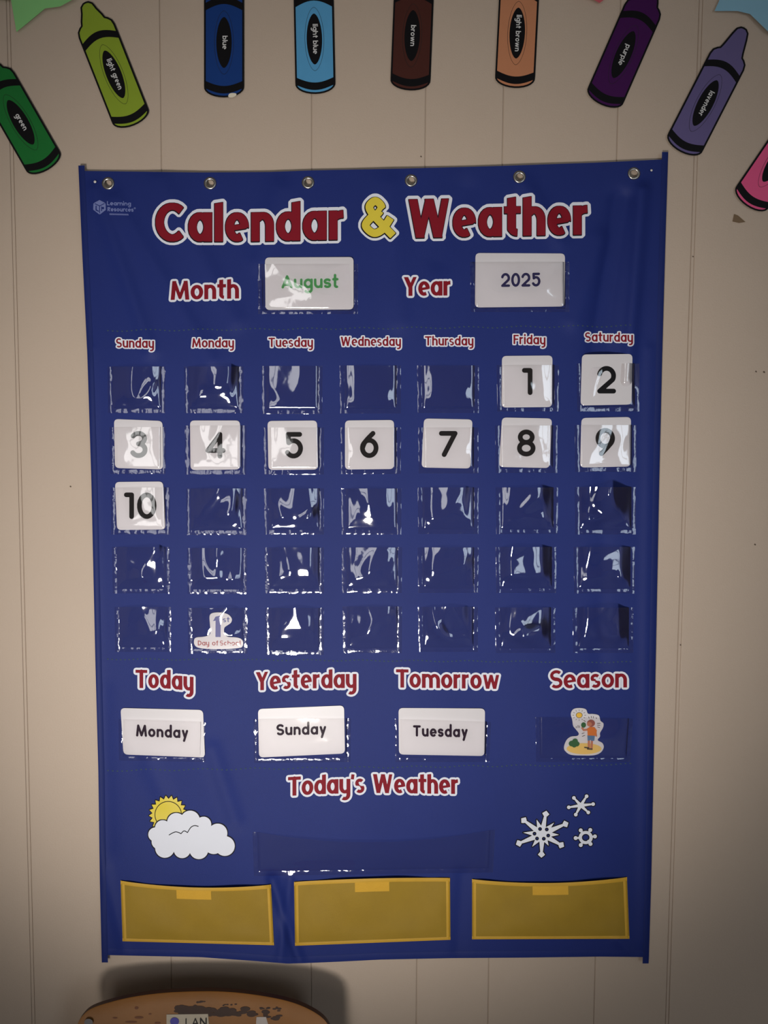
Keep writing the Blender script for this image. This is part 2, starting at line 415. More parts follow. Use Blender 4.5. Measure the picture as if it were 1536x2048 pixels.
        g.line([(w - r, 1), (w - r, -.08)], None, 'e', 'j'); g.arc(w / 2, -.08, w / 2 - r, .28, 0, -125, caps=(None, 0))
    elif ch == 'w':
        w = 1.32 * k; b = 0.0; P = [(r, 1.02), (w * .29, b), (w * .5, .95), (w * .71, b), (w - r, 1.02)]
        for p, q in zip(P[:-1], P[1:]): g.line([p, q], t, 'j', 'j')
        g.clip = (0, 1)
    elif ch == 'A':
        w = 1.1 * k; g.line([(r, r if rnd else -.1), (w / 2, H - r * .8)], None, 'j', 'j'); g.line([(w - r, r if rnd else -.1), (w / 2, H - r * .8)], None, 'j', 'j'); g.line([(w * .25, .38), (w * .75, .38)], t, 'j', 'j'); g.clip = (0, H)
    elif ch == 'C': w = 1.16 * k; g.arc(w / 2 + .08 * k, H / 2, w / 2 - r + .06 * k, H / 2 - t, 47, 313, caps=(6, -6))
    elif ch == 'D': w = 1.0 * k; g.line([(r, H), (r, 0)]); g.arc(r, H / 2, w - 2 * r, H / 2 - t, 90, -90)
    elif ch == 'F': w = .78 * k; g.line([(r, H), (r, 0)]); g.line([(r, H - t), (w, H - t)], t, 'j'); g.line([(r, H * .52), (w * .9, H * .52)], t, 'j')
    elif ch == 'L': w = .75 * k; g.line([(r, H), (r, r)], None, 'e', 'j'); g.line([(r, t), (w, t)], t, 'j')
    elif ch == 'M':
        w = 1.35 * k; P = [(r * 1.0, -.1), (w * .2, H - r * .3), (w / 2, .16), (w * .8, H - r * .3), (w - r, -.1)]
        if rnd: P[0] = (r, r); P[-1] = (w - r, r)
        for p, q in zip(P[:-1], P[1:]): g.line([p, q], r if q[1] < 0.12 or p[1] < .12 else t, 'j', 'j')
        g.clip = (0, H)
    elif ch == 'R': w = .9 * k; g.line([(r, H), (r, 0)]); g.arc(w * .45, H * .73, w * .55 - r, H * .27 - t, 90, -90); g.line([(r, H - t), (w * .45, H - t)], t, 'j', 'j'); g.line([(r, H * .46 + t), (w * .45, H * .46 + t)], t, 'j', 'j'); g.line([(w * .42, H * .46), (w - r, 0)])
    elif ch == 'T': w = .98 * k; g.line([(w / 2, H - t), (w / 2, 0)], None, 'j'); g.line([(0, H - t), (w, H - t)], t)
    elif ch == 'W':
        w = 1.62 * k; P = [(r * 1.1, H + .1), (w * .29, 0), (w * .5, H), (w * .71, 0), (w - r * 1.1, H + .1)]
        for q, (p, p2) in enumerate(zip(P[:-1], P[1:])): g.line([p, p2], [r, t][q % 2] if q in (0, 1) else [r, t][q % 2], 'j', 'j')
        g.clip = (0, H)
    elif ch == 'Y':
        w = 1.05 * k; g.line([(r * .9, H + .1), (w / 2, H * .46)], None, 'j', 'j'); g.line([(w - r * .9, H + .1), (w / 2, H * .46)], t, 'j', 'j'); g.line([(w / 2, H * .46), (w / 2, 0)], None, 'j'); g.clip = (0, H)
        if rnd: g.clip = None
    elif ch == "'": w = 1.6 * r; g.line([(r * .9, H), (r * .6, H - .34)], r * .8)
    elif ch == '&':
        w = 1.02 * k
        P = catmull([(1.02 * k, .06), (.66 * k, .44), (.36 * k, .78), (.27 * k, 1.02), (.46 * k, 1.2), (.65 * k, 1.02), (.55 * k, .80), (.3 * k, .62), (.15 * k, .36), (.40 * k, .13), (.68 * k, .26), (.94 * k, .66)], 6, False)
        g.S.append((P, t, (0, 0)))
    elif ch == '0': w = .66 * H * k; g.arc(w / 2, H / 2, w / 2 - r, H / 2 - r, 0, 360, rr=r)
    elif ch == '1': w = .40 * H * k; g.line([(r, H - r), (w - r, H - r), (w - r, r)], None, 'j', 'j')
    elif ch == '2':
        w = .66 * H * k; ry = .27 * H; P, a = E(w / 2, H - r - ry, w / 2 - r, ry, 165, -32, 18)
        g.S.append((np.concatenate([P, [(r * 1.1, r), (w - r, r)]]), r, (None, None)))
    elif ch == '3':
        w = .62 * H * k; q1 = (H - 2 * r) * .235; q2 = (H - 2 * r) * .265
        P1, a = E(w / 2, H - r - q1, (w / 2 - r) * .92, q1, 150, -90, 16); P2, a = E(w / 2, r + q2, w / 2 - r, q2, 90, -150, 16)
        g.S.append((P1, r, (None, None))); g.S.append((P2, r, (None, None)))
    elif ch == '4': w = .72 * H * k; g.line([(w * .72, r), (w * .72, H - r), (r, H * .30), (w - r, H * .30)], None, 'j', 'j')
    elif ch == '5':
        w = .66 * H * k; ry = .29 * H; P, a = E(w / 2, r + ry, w / 2 - r, ry, 132, -148, 18)
        g.S.append((np.concatenate([[(w - 1.4 * r, H - r), (1.7 * r, H - r)], P]), r, (None, None)))
    elif ch in '69':
        w = .66 * H * k; ry = .31 * H - r * .3; P, a = E(w / 2, r + ry, w / 2 - r, ry, 0, 360, 26)
        Q = np.array([(w * .70, H - r), (w * .30, H * .62), (r * 1.03, r + ry)])
        if ch == '9': P = np.array([w, H]) - P; Q = np.array([w, H]) - Q
        g.S.append((P, r, (None, None))); g.S.append((catmull(Q, 6, False), r, (None, None)))
    elif ch == '7': w = .64 * H * k; g.line([(r, H - r), (w - r, H - r), (w * .28, r)], None, 'j', 'j')
    elif ch == '8':
        w = .66 * H * k; q1 = (H - 2 * r) * .235; q2 = (H - 2 * r) * .265
        g.arc(w / 2, H - r - q1, (w / 2 - r) * .88, q1, 0, 360, rr=r); g.arc(w / 2, r + q2, w / 2 - r, q2, 0, 360, rr=r)
    elif ch == ' ': w = .42 * k
    else: raise ValueError(ch)
    return g, w

def text_field(s, x0, x1, base, xh, r, rnd=False, thin=.8, H=1.34, A=1.36, tilt=0, gap=2.0, step=1.0, alt=False, xf=None, pad=12):
    """one line of lettering between picture columns x0 and x1; base = [(x, y)...] baseline; xf maps local to picture"""
    rr = r / xh; tt = rr * (1 if rnd else thin)
    width = lambda k: sum(glyph(c, rr, tt, k, rnd, H, A, tilt, alt)[1] for c in s) * xh + gap * (len(s) - 1)
    w0, w1 = width(.6), width(1.0); k = .6 + (x1 - x0 - w0) / (w1 - w0) * .4
    bx = [b[0] for b in base]; by = [b[1] for b in base]
    f = Field(x0 - pad, min(by) - xh * max(H, A) - pad, x1 + pad, max(by) + xh * .5 + pad, step)
    x = x0
    for c in s:
        g, wd = glyph(c, rr, tt, k, rnd, H, A, tilt, alt)
        yb = float(np.interp(x + wd * xh / 2, bx, by)); sl = 0.0
        if len(base) > 1:
            sl = (np.interp(x + wd * xh, bx, by) - np.interp(x, bx, by)) / (wd * xh)
        loc = np.full(f.X.shape, 1e6)
        i0 = max(0, int((x - pad - f.x0) / step)); i1 = int((x + wd * xh + pad - f.x0) / step) + 1
        Xs, Ys = f.X[:, i0:i1], f.Y[:, i0:i1]
        U = (Xs - x) / xh; Vv = (yb + sl * (Xs - x - wd * xh / 2) - Ys) / xh
        d = np.full(Xs.shape, 1e6)
        for P, R, caps in g.S: d = np.minimum(d, sd_line(U, Vv, P, R, caps))
        if g.clip and not rnd: d = np.maximum(d, np.maximum(g.clip[0] - Vv, Vv - g.clip[1]))
        f.F[:, i0:i1] = np.minimum(f.F[:, i0:i1], d * xh)
        x += wd * xh + gap
    return f

# ------------------------------------------------------------------ the chart
LE = ([330, 510, 710, 960, 1320, 1540, 1760, 1926], [157, 165, 175, 183, 191, 197, 200, 204])
RE = ([303, 460, 710, 960, 1320, 1760, 1926], [1336, 1331, 1324, 1318, 1311, 1302, 1297])
TE = ([157, 172, 400, 540, 620, 815, 1000, 1200, 1323, 1336], [341, 342, 345, 344, 341, 337, 332, 325, 319, 318])
BE = ([203, 216, 400, 500, 575, 610, 680, 760, 900, 1050, 1200, 1297], [1909, 1910, 1914, 1921, 1927, 1926, 1923, 1919, 1916, 1915, 1913, 1914])
NU, NV = 300, 410
def bmap(u, v):
    py = 340 + (1915 - 340) * v
    px = np.interp(py, *LE) * (1 - u) + np.interp(py, *RE) * u
    py = np.interp(px, *TE) * (1 - v) + np.interp(px, *BE) * v
    px = np.interp(py, *LE) * (1 - u) + np.interp(py, *RE) * u
    return px, py
uu, vv = np.meshgrid(np.linspace(0, 1, NU + 1), np.linspace(0, 1, NV + 1))
bpx, bpy_ = bmap(uu, vv)
GROM = [(216, 367), (420, 366.5), (616, 365), (822, 361), (1039, 354), (1268, 347)]
verts = W(bpx.ravel(), bpy_.ravel(), h(bpx.ravel(), bpy_.ravel())).tolist()
skip = set(); extra = []
idx = lambda i, j: j * (NU + 1) + i
for (gx_, gy_) in GROM:
    dd = (bpx - gx_) ** 2 + (bpy_ - gy_) ** 2; j, i = np.unravel_index(np.argmin(dd), dd.shape)
    q = 3
    for a in range(-q, q):
        for b in range(-q, q): skip.add((i + a, j + b))
    ring = [(i + a, j - q) for a in range(-q, q)] + [(i + q, j + b) for b in range(-q, q)] + [(i - a, j + q) for a in range(-q, q)] + [(i - q, j - b) for b in range(-q, q)]
    inner = []
    for (ri, rj) in ring:
        ax = math.atan2(bpy_[rj, ri] - gy_, bpx[rj, ri] - gx_)
        p = (gx_ + 7.5 * math.cos(ax), gy_ + 7.5 * math.sin(ax))
        inner.append(len(verts)); verts.append(W(p[0], p[1], h(p[0], p[1])).tolist())
    n = len(ring)
    for q_ in range(n):
        extra.append([idx(*ring[q_]), idx(*ring[(q_ + 1) % n]), inner[(q_ + 1) % n], inner[q_]][::-1])
faces = [[idx(i, j), idx(i, j + 1), idx(i + 1, j + 1), idx(i + 1, j)] for j in range(NV) for i in range(NU) if (i, j) not in skip] + extra
chart = mk('pocket_chart', verts, faces, M_blue, None, True)
chart['label'] = 'large blue nylon calendar and weather pocket chart hung on the beige plank wall'; chart['category'] = 'wall chart'

# side hems, standing out beyond the top and bottom edges
def hem(edge, w_, y0, y1, sign):
    n = 60; ys = np.linspace(y0, y1, n); xe = np.interp(ys, *edge); V = []; Fc = []
    cols = [(-0.4, 0.0), (1.0, 0.0006), (w_ * .5, 0.0009), (w_ - 1.5, 0.0005), (w_, 0.0001)]
    for y, x in zip(ys, xe):
        for c, o in cols:
            p = x + sign * c; V.append(W(p, y, h(p, y) + o + 0.0002))
    m = len(cols)
    for i in range(n - 1):
        for j in range(m - 1):
            q = [i * m + j, (i + 1) * m + j, (i + 1) * m + j + 1, i * m + j + 1]; Fc.append(q if sign > 0 else q[::-1])
    return mk('side_hem', V, Fc, M_hem, chart, True)
hem(LE, 12, 331, 1925, 1); hem(RE, 12, 304, 1927, -1)
# folded top and bottom hems
def strip_h(name, edge, x0, x1, dy0, dy1, off, m):
    n = 160; xs_ = np.linspace(x0, x1, n); ye = np.interp(xs_, *edge); V = []; Fc = []
    cols = [(dy0, off * .3), (dy0 + (dy1 - dy0) * .15, off), (dy0 + (dy1 - dy0) * .85, off), (dy1, off * .2)]
    for x, y in zip(xs_, ye):
        for c, o in cols: V.append(W(x, y + c, h(x, y + c) + o))
    for i in range(n - 1):
        for j in range(3): Fc.append([i * 4 + j, i * 4 + j + 1, (i + 1) * 4 + j + 1, (i + 1) * 4 + j])
    return mk(name, V, Fc, m, chart, True)
strip_h('bottom_hem', BE, 216, 1286, -13, 0.3, 0.0004, M_blue)

# grommets
for (gx_, gy_) in GROM:
    V = []; Fc = []; prof = [(7.0, -0.003), (7.2, 0.0007), (8.0, 0.0016), (10.2, 0.0017), (12.2, 0.0010), (12.9, 0.0001)]
    n = 28; z0 = float(h(gx_, gy_)) + .0004
    for a in range(n):
        for rr, o in prof:
            V.append(W(gx_ + rr * math.cos(a * math.tau / n), gy_ + rr * math.sin(a * math.tau / n), z0 + o))
    m = len(prof)
    for a in range(n):
        for j in range(m - 1): Fc.append([a * m + j, a * m + j + 1, ((a + 1) % n) * m + j + 1, ((a + 1) % n) * m + j])
    mk('grommet', V, Fc, M_steel, chart, True)

# printed lettering: white backing with the coloured letters on it
O1, O2, O3 = 0.00012, 0.00022, 0.00032
def printed(f, halo, m=None, black=0.0, shift=(0, 0), name='lettering'):
    bk = fmesh(name, f.dilated(halo, *shift), O1, M_print_w, chart)
    if black: fmesh('letter_outline', f.dilated(black, -0.5, 0.7), O2, M_print_k, bk)
    fmesh('letter_fill', f, O3, m or M_print_r, bk)
TT = dict(thin=.82, H=1.33, A=1.33, tilt=9, gap=5.0, step=0.8, pad=14)
printed(text_field('Calendar', 310, 689, [(310, 483), (500, 483), (689, 479)], 58, 8.3, **TT), 7, black=1.5)
printed(text_field('&', 722, 786, [(722, 473), (786, 475)], 60, 8.6, thin=.9, H=1.33, A=1.33, gap=0, step=0.8, pad=14), 7, M_print_y, black=1.8)
printed(text_field('Weather', 816, 1177, [(816, 476), (1177, 469)], 58, 8.3, **TT), 7, black=1.5)
LT = dict(thin=.82, H=1.3, A=1.34, tilt=6)
printed(text_field('Month', 341, 478, [(341, 600), (478, 597)], 29, 4.0, gap=2.2, step=.6, pad=8, **LT), 4)
printed(text_field('Year', 807, 902, [(807, 592), (902, 591)], 29, 4.0, gap=1.6, step=.6, pad=8, **LT), 4)
for s, a, b, y0, y1 in [('Sunday', 232, 308, 695, 696), ('Monday', 384, 468, 695, 695), ('Tuesday', 537, 626, 694, 694), ('Wednesday', 681, 802, 692, 692),
                        ('Thursday', 850, 947, 691, 691), ('Friday', 1027, 1091, 688, 689), ('Saturday', 1170, 1266, 683, 684)]:
    printed(text_field(s, a, b, [(a, y0), (b, y1)], 14.2, 1.75, gap=1.5, step=.42, pad=5, **LT), 2.5)
printed(text_field('Today', 271, 387, [(271, 1376), (330, 1377), (387, 1382)], 28, 3.7, gap=2, step=.6, pad=8, **LT), 4)
printed(text_field('Yesterday', 511, 713, [(511, 1381), (600, 1377), (713, 1376)], 28, 3.7, gap=2, step=.6, pad=8, **LT), 4)
printed(text_field('Tomorrow', 792, 999, [(792, 1375), (999, 1378)], 28, 3.7, gap=2, step=.6, pad=8, **LT), 4)
printed(text_field('Season', 1100, 1254, [(1100, 1377), (1254, 1375)], 28, 3.7, gap=2, step=.6, pad=8, **LT), 4)
printed(text_field("Today's", 576, 729, [(576, 1592), (650, 1588), (729, 1586)], 29, 3.9, gap=1.6, step=.6, pad=8, **LT), 4)
printed(text_field('Weather', 745, 917, [(745, 1586), (917, 1588)], 29, 3.9, gap=1.8, step=.6, pad=8, **LT), 4)

# maker's mark: small cube and two lines
def C2(ox, oy, s): return lambda P: [(ox + x / s, oy + y / s) for x, y in P]
lg = C2(180, 390, 13.96)
f = Field(185, 396, 214, 431, .4)
hexo = lg([(265, 140), (410, 215), (435, 250), (440, 415), (290, 535), (250, 535), (90, 410), (95, 240), (125, 215)])
f.add(sd_poly(f.X, f.Y, hexo))
f.sub(sd_line(f.X, f.Y, lg([(140, 245), (270, 305), (400, 240)]), .75)); f.sub(sd_line(f.X, f.Y, lg([(268, 300), (268, 500)]), .8))
f.sub(sd_line(f.X, f.Y, lg([(170, 310), (170, 420), (235, 450)]), 1.1)); f.sub(sd_line(f.X, f.Y, lg([(325, 330), (325, 440)]), .9)); f.sub(sd_ell(f.X, f.Y, *lg([(365, 365)])[0], 2.0, 2.6))
logo = fmesh('maker_logo', f, O1, M_logo, chart)
for s, a, b, y in [('Learning', 214, 262, 410.5), ('Resources', 215, 267, 422.5)]:
    fmesh('logo_lettering', text_field(s, a, b, [(a, y), (b, y + 1)], 6.2, .85, rnd=True, H=1.35, A=1.35, gap=.8, step=.28, pad=3), O1, M_logo, logo)
f = Field(266, 412, 274, 421, .3); f.add(np.abs(np.hypot(f.X - 269.5, f.Y - 416.5) - 1.4) - .45); fmesh('logo_mark', f, O1, M_logo, logo)
f = Field(216, 423, 261, 434, .3); random.seed(9)
for i in range(17):
    x = 219.5 + i * 2.25; f.add(sd_line(f.X, f.Y, [(x, 427 + i * .06), (x + .9, 429.6 + i * .06)], .55)); f.add(sd_line(f.X, f.Y, [(x - .3, 428.3 + i * .06), (x + 1.4, 428.3 + i * .06)], .35))
fmesh('logo_tiny_line', f, O1, M_logo, logo)

# rows of stitching
def stitches(x0, x1, y, dx, amp):
    V = []; Fc = []; n = 0; x = x0
    while x < x1:
        yy = y(x) + amp * math.sin(x / 17.0); pts = [(x, yy - 1.2), (x + 3.4, yy - 1.0), (x + 3.6, yy + 1.1), (x + .2, yy + 1.3)]
        b = len(V)
        for (a, c) in pts: V.append(W(a, c, h(a, c) + .0001))
        a, c = x + 1.8, yy; V.append(W(a, c, h(a, c) + .0005))
        for q in range(4): Fc.append([b + q, b + (q + 1) % 4, b + 4])
        x += dx
    o = mk('stitching', V, Fc, M_stitch, chart); o['kind'] = 'stuff'
stitches(214, 1265, lambda x: 661 - (x - 214) * .009, 9.5, 1.6)
stitches(214, 1262, lambda x: 1318 + (x - 214) * .006, 8.5, 1.2)
stitches(214, 1262, lambda x: 1541 - (x - 214) * .012, 9.5, 1.6)

# sun behind a cloud
cl = C2(180, 1530, 4.042)
cx, cy = cl([(632, 402)])[0]
sun = Field(290, 1585, 385, 1660, .7)
pts = []
NS = 21
for i in range(NS * 2):
    a = math.tau * i / (NS * 2) + .1; R = 38.5 if i % 2 == 0 else 31.5; pts.append((cx + R * math.cos(a), cy + R * math.sin(a)))
sun.add(sd_poly(sun.X, sun.Y, pts))
clo = Field(288, 1612, 478, 1725, .8)
for (x, y, r) in [(528, 562, 57), (588, 508, 62), (698, 462, 74), (810, 447, 78), (918, 480, 62), (1032, 552, 78), (1090, 655, 80), (880, 685, 76), (745, 685, 68), (605, 672, 78), (560, 620, 62), (1000, 640, 80)]:
    x, y = cl([(x, y)])[0]; clo.add(sd_ell(clo.X, clo.Y, x, y, r / 4.042, r / 4.042))
x, y = cl([(790, 600)])[0]; clo.add(sd_ell(clo.X, clo.Y, x, y, 64, 26))
sp = fmesh('sun_print', sun.dilated(1.6, 0, -.4), O1, M_print_k, chart); fmesh('sun_fill', sun, O2, M_print_y, sp)
rg = sun.copy(); rg.F = np.abs(np.hypot(sun.X - cx, sun.Y - cy) - 26.5) - .75; fmesh('sun_ring', rg, O3, M_print_k, sp)
cp = fmesh('cloud_print', clo.dilated(2.0), O3 + .0001, M_print_k, chart); fmesh('cloud_fill', clo, O3 + .0002, M_print_w, cp)
sq = Field(330, 1645, 402, 1675, .5)
for P in [[(640, 565), (685, 542), (715, 545), (735, 556)], [(735, 556), (760, 533), (788, 546)], [(788, 546), (815, 505), (845, 490), (875, 496)]]:
    sq.add(sd_line(sq.X, sq.Y, catmull(cl(P), 6, False), .85))
fmesh('cloud_curl', sq, O3 + .0003, M_print_k, cp)

# snowflakes
sn = C2(980, 1550, 4.518); P1 = lambda x, y: sn([(x, y)])[0]
f = Field(1024, 1614, 1146, 1722, .7); c = P1(470, 535)
star = []
inner = [(420, 400), (580, 430), (625, 540), (530, 640), (380, 650), (300, 520)]
for e in [(505, 345), (300, 405), (255, 620), (465, 725), (650, 637), (688, 440)]:
    e = P1(*e); dv = np.array(e) - np.array(c); dv /= np.hypot(*dv); nn = np.array([-dv[1], dv[0]])
    f.add(sd_line(f.X, f.Y, [c, (np.array(e) - dv * 3)], [6.5, 2.2]))
    p = np.array(e); f.add(sd_poly(f.X, f.Y, [p + dv * 5, p + nn * 7.2 - dv * 1.0, p + nn * 3.5 - dv * 6, p - nn * 3.5 - dv * 6, p - nn * 7.2 - dv * 1.0]))
for e in inner:
    e = np.array(P1(*e)); dv = e - np.array(c); L = np.hypot(*dv); dv /= L; nn = np.array([-dv[1], dv[0]]); f.add(sd_poly(f.X, f.Y, [e, np.array(c) + nn * 9, np.array(c) - nn * 9]))
for (x, y) in [(452, 488), (513, 492), (526, 547), (486, 576), (425, 574), (402, 530)]:
    x, y = P1(x, y); f.sub(sd_ell(f.X, f.Y, x, y, 3.8, 3.8))
def flake(f):
    o = fmesh('snowflake_print', f.dilated(1.8), O1, M_print_k, chart); fmesh('snowflake_fill', f, O2, M_print_w, o)
flake(f)
f = Field(1128, 1583, 1196, 1640, .6); c = P1(820, 275)
for e in [(873, 192), (758, 207), (712, 292), (775, 358), (888, 338), (932, 263)]:
    e = P1(*e); f.add(sd_line(f.X, f.Y, [c, e], [3.4, 1.5])); f.add(sd_ell(f.X, f.Y, *e, 3.6, 3.6))
flake(f)
f = Field(1142, 1648, 1200, 1702, .5); c = P1(865, 565); f.add(np.abs(sd_ell(f.X, f.Y, *c, 10.8, 10.2)) - 3.0)
for e in [(906, 497), (820, 500), (774, 570), (820, 633), (908, 623), (948, 555)]:
    e = P1(*e); m_ = ((c[0] + e[0]) / 2 + (e[0] - c[0]) * .05, (c[1] + e[1]) / 2 + (e[1] - c[1]) * .05); f.add(sd_line(f.X, f.Y, [m_, e], [2.4, 1.6])); f.add(sd_ell(f.X, f.Y, *e, 3.9, 3.9))
flake(f)

# ------------------------------------------------------------------ clear pockets
def quad_at(Q, s, t):
    """Q TL TR BR BL; s,t in 0..1 across and down"""
    Q = np.asarray(Q, float); s = s[..., None]; t = t[..., None]
    return (Q[0] * (1 - s) + Q[1] * s) * (1 - t) + (Q[3] * (1 - s) + Q[2] * s) * t
def clear_pocket(Q, seed, crumple=1.0, seam=9.0, loose=0.0, sag=0.0, lift=0.0):
    rnd = random.Random(seed); Q = np.asarray(Q, float)
    wpx = np.hypot(*(Q[1] - Q[0])); hpx = np.hypot(*(Q[3] - Q[0]))
    sx = seam / wpx; sy = seam / hpx
    nx, ny = max(30, int(wpx / 3.6)), max(26, int(hpx / 3.6))
    s, t = np.meshgrid(np.linspace(0, 1, nx + 1), np.linspace(0, 1, ny + 1))
    ps = sx + s * (1 - 2 * sx); pt = t * (1 - sy)
    P = quad_at(Q, ps, pt + sag * (4 * s * (1 - s)) * (1 - t) ** 2)
    ex = np.minimum(s, 1 - s) * wpx; ey = (1 - t) * hpx; ed = np.minimum(ex, ey)
    z = 0.0004 + (0.0013 + lift) * ss(ed / 5.0)
    body = ss(ex / (0.22 * wpx)) * ss(ey / (0.3 * hpx))
    a = np.zeros_like(s)
    a += loose * (1 - t) ** 1.5 * np.sin(np.pi * s) ** 1.0
    for i in range(rnd.randint(3, 5)):
        # folds run from a seam corner or the open mouth into the film
        x0, y0 = rnd.choice([(rnd.uniform(0, 1), -.1), (-.05, rnd.uniform(0, 1)), (1.05, rnd.uniform(0, 1)), (rnd.uniform(.2, .8), -.1)])
        x1, y1 = rnd.uniform(.2, .8), rnd.uniform(.5, 1.1)
        dx, dy = x1 - x0, y1 - y0; L = math.hypot(dx, dy)
        cr = rnd.uniform(-.5, .5)
        al = ((s - x0) * dx + (t - y0) * dy) / L; ac = ((s - x0) * dy - (t - y0) * dx) / L + cr * al * (L - al)
        wd = rnd.uniform(.10, .28); am = rnd.uniform(.0006, .0018) * crumple
        a += am * np.exp(-np.abs(ac / wd) ** 1.7) * ss((L + .1 - al) / .4)
    p1, p2, q1, q2 = rnd.uniform(0, 6), rnd.uniform(0, 6), rnd.uniform(3, 6), rnd.uniform(3, 7)
    a += .00035 * crumple * (1 + np.sin(q1 * s * 1.4 + 2 * t + p1) * np.cos(q2 * t + 2.5 * s + p2))
    tx, ty = rnd.uniform(-1, 1), rnd.uniform(-1, 1)
    a += .0006 * crumple * (1 + tx * (s - .5) * 2 * .5 + ty * (t - .5))
    z = z + body * a
    z = np.maximum(z, 0.0004)
    V = W(P[..., 0].ravel(), P[..., 1].ravel(), (h(P[..., 0], P[..., 1]) + z).ravel()); r_ = nx + 1
    Fc = [[j * r_ + i, (j + 1) * r_ + i, (j + 1) * r_ + i + 1, j * r_ + i + 1] for j in range(ny) for i in range(nx)]
    o = mk('clear_pocket', V, Fc, M_film, chart, True)
    # welded, crinkled border on three sides
    V = []; Fc = []
    def strip(A, B, C, D, n, m):
        b = len(V)
        for i in range(n + 1):
            for j in range(m + 1):
                p = (A * (1 - i / n) + B * (i / n)) * (1 - j / m) + (D * (1 - i / n) + C * (i / n)) * (j / m)
                e = 0.00035 + (rnd.uniform(0, .0011) if 0 < j < m else rnd.uniform(0, .00015))
                V.append(W(p[0], p[1], h(p[0], p[1]) + e))
        for i in range(n):
            for j in range(m): Fc.append([b + i * (m + 1) + j, b + (i + 1) * (m + 1) + j, b + (i + 1) * (m + 1) + j + 1, b + i * (m + 1) + j + 1])
    q = lambda a, b: quad_at(Q, np.array(a), np.array(b))
    nl = int(hpx / 4.6); nb = int(wpx / 4.6)
    strip(q(0, 0), q(0, 1), q(sx, 1), q(sx, 0), nl, 2); strip(q(1, 0), q(1, 1), q(1 - sx, 1), q(1 - sx, 0), nl, 2)
    strip(q(sx, 1), q(1 - sx, 1), q(1 - sx, 1 - sy), q(sx, 1 - sy), nb, 2)
    mk('pocket_seam', V, Fc, M_seam, o, True)
    return o
R_ = lambda x0, x1, y0, y1, dx=1.5: [(x0, y0), (x1, y0), (x1 - dx * .3, y1), (x0 + dx, y1)]
rows = [
 [(215, 331, 733, 826), (368, 487, 733, 826), (523, 645, 732, 828), (679, 802, 731, 827), (834, 958, 731, 826), (993, 1118, 730, 823), (1153, 1279, 727, 823)],
 [(219, 332, 854, 948), (369, 493, 851, 949), (527, 648, 855, 949), (681, 802, 855, 948), (836, 957, 855, 947), (990, 1115, 851, 946), (1149, 1273, 850, 944)],
 [(221, 340, 975, 1069), (372, 494, 977, 1070), (528, 648, 977, 1069), (682, 803, 977, 1069), (835, 957, 975, 1068), (991, 1116, 975, 1068), (1149, 1272, 974, 1069)],
 [(224, 340, 1094, 1187), (374, 494, 1096, 1188), (529, 648, 1095, 1187), (683, 804, 1095, 1186), (835, 957, 1095, 1186), (991, 1113, 1094, 1186), (1147, 1270, 1094, 1187)],
 [(229, 342, 1214, 1304), (375, 495, 1216, 1307), (530, 648, 1216, 1310), (685, 804, 1213, 1306), (836, 956, 1214, 1304), (990, 1111, 1215, 1306), (1145, 1267, 1215, 1306)]]
crm = [[2.0, 2.2, .6, .8, .7, .4, .7], [.5, .4, .4, .3, .4, .45, .6], [.5, 1.6, 1.4, 1.0, 1.2, 2.0, 2.9], [2.0, 1.9, 1.7, 1.2, 1.4, 2.2, 2.9], [1.8, 1.6, 1.5, 1.2, 1.7, 2.2, 2.9]]
for j, row in enumerate(rows):
    for i, (x0, x1, y0, y1) in enumerate(row):
        cd = (j == 1 or (j == 0 and i > 4) or (j == 2 and i == 0)); clear_pocket(R_(x0, x1, y0, y1), 100 + j * 7 + i, crm[j][i], loose=.0012 * crm[j][i], lift=.0006 if cd else 0)
clear_pocket(R_(515, 716, 528, 628), 7, .6, 8, lift=.001); clear_pocket(R_(940, 1139, 524, 624), 8, .6, 8, lift=.001)
clear_pocket([(237, 1438), (411, 1444), (411, 1524), (238, 1521)], 11, .3, 8, lift=.001)
clear_pocket([(507, 1438), (702, 1437), (701, 1524), (508, 1526)], 12, .3, 8, lift=.001)
clear_pocket([(790, 1438), (982, 1444), (979, 1524), (791, 1524)], 13, .3, 8, lift=.001)
clear_pocket([(1071, 1434), (1266, 1437), (1260, 1524), (1072, 1524)], 14, .6, 8)
clear_pocket([(505, 1664), (990, 1660), (986, 1745), (508, 1752)], 15, 1.0, 9, loose=.003, sag=.26)

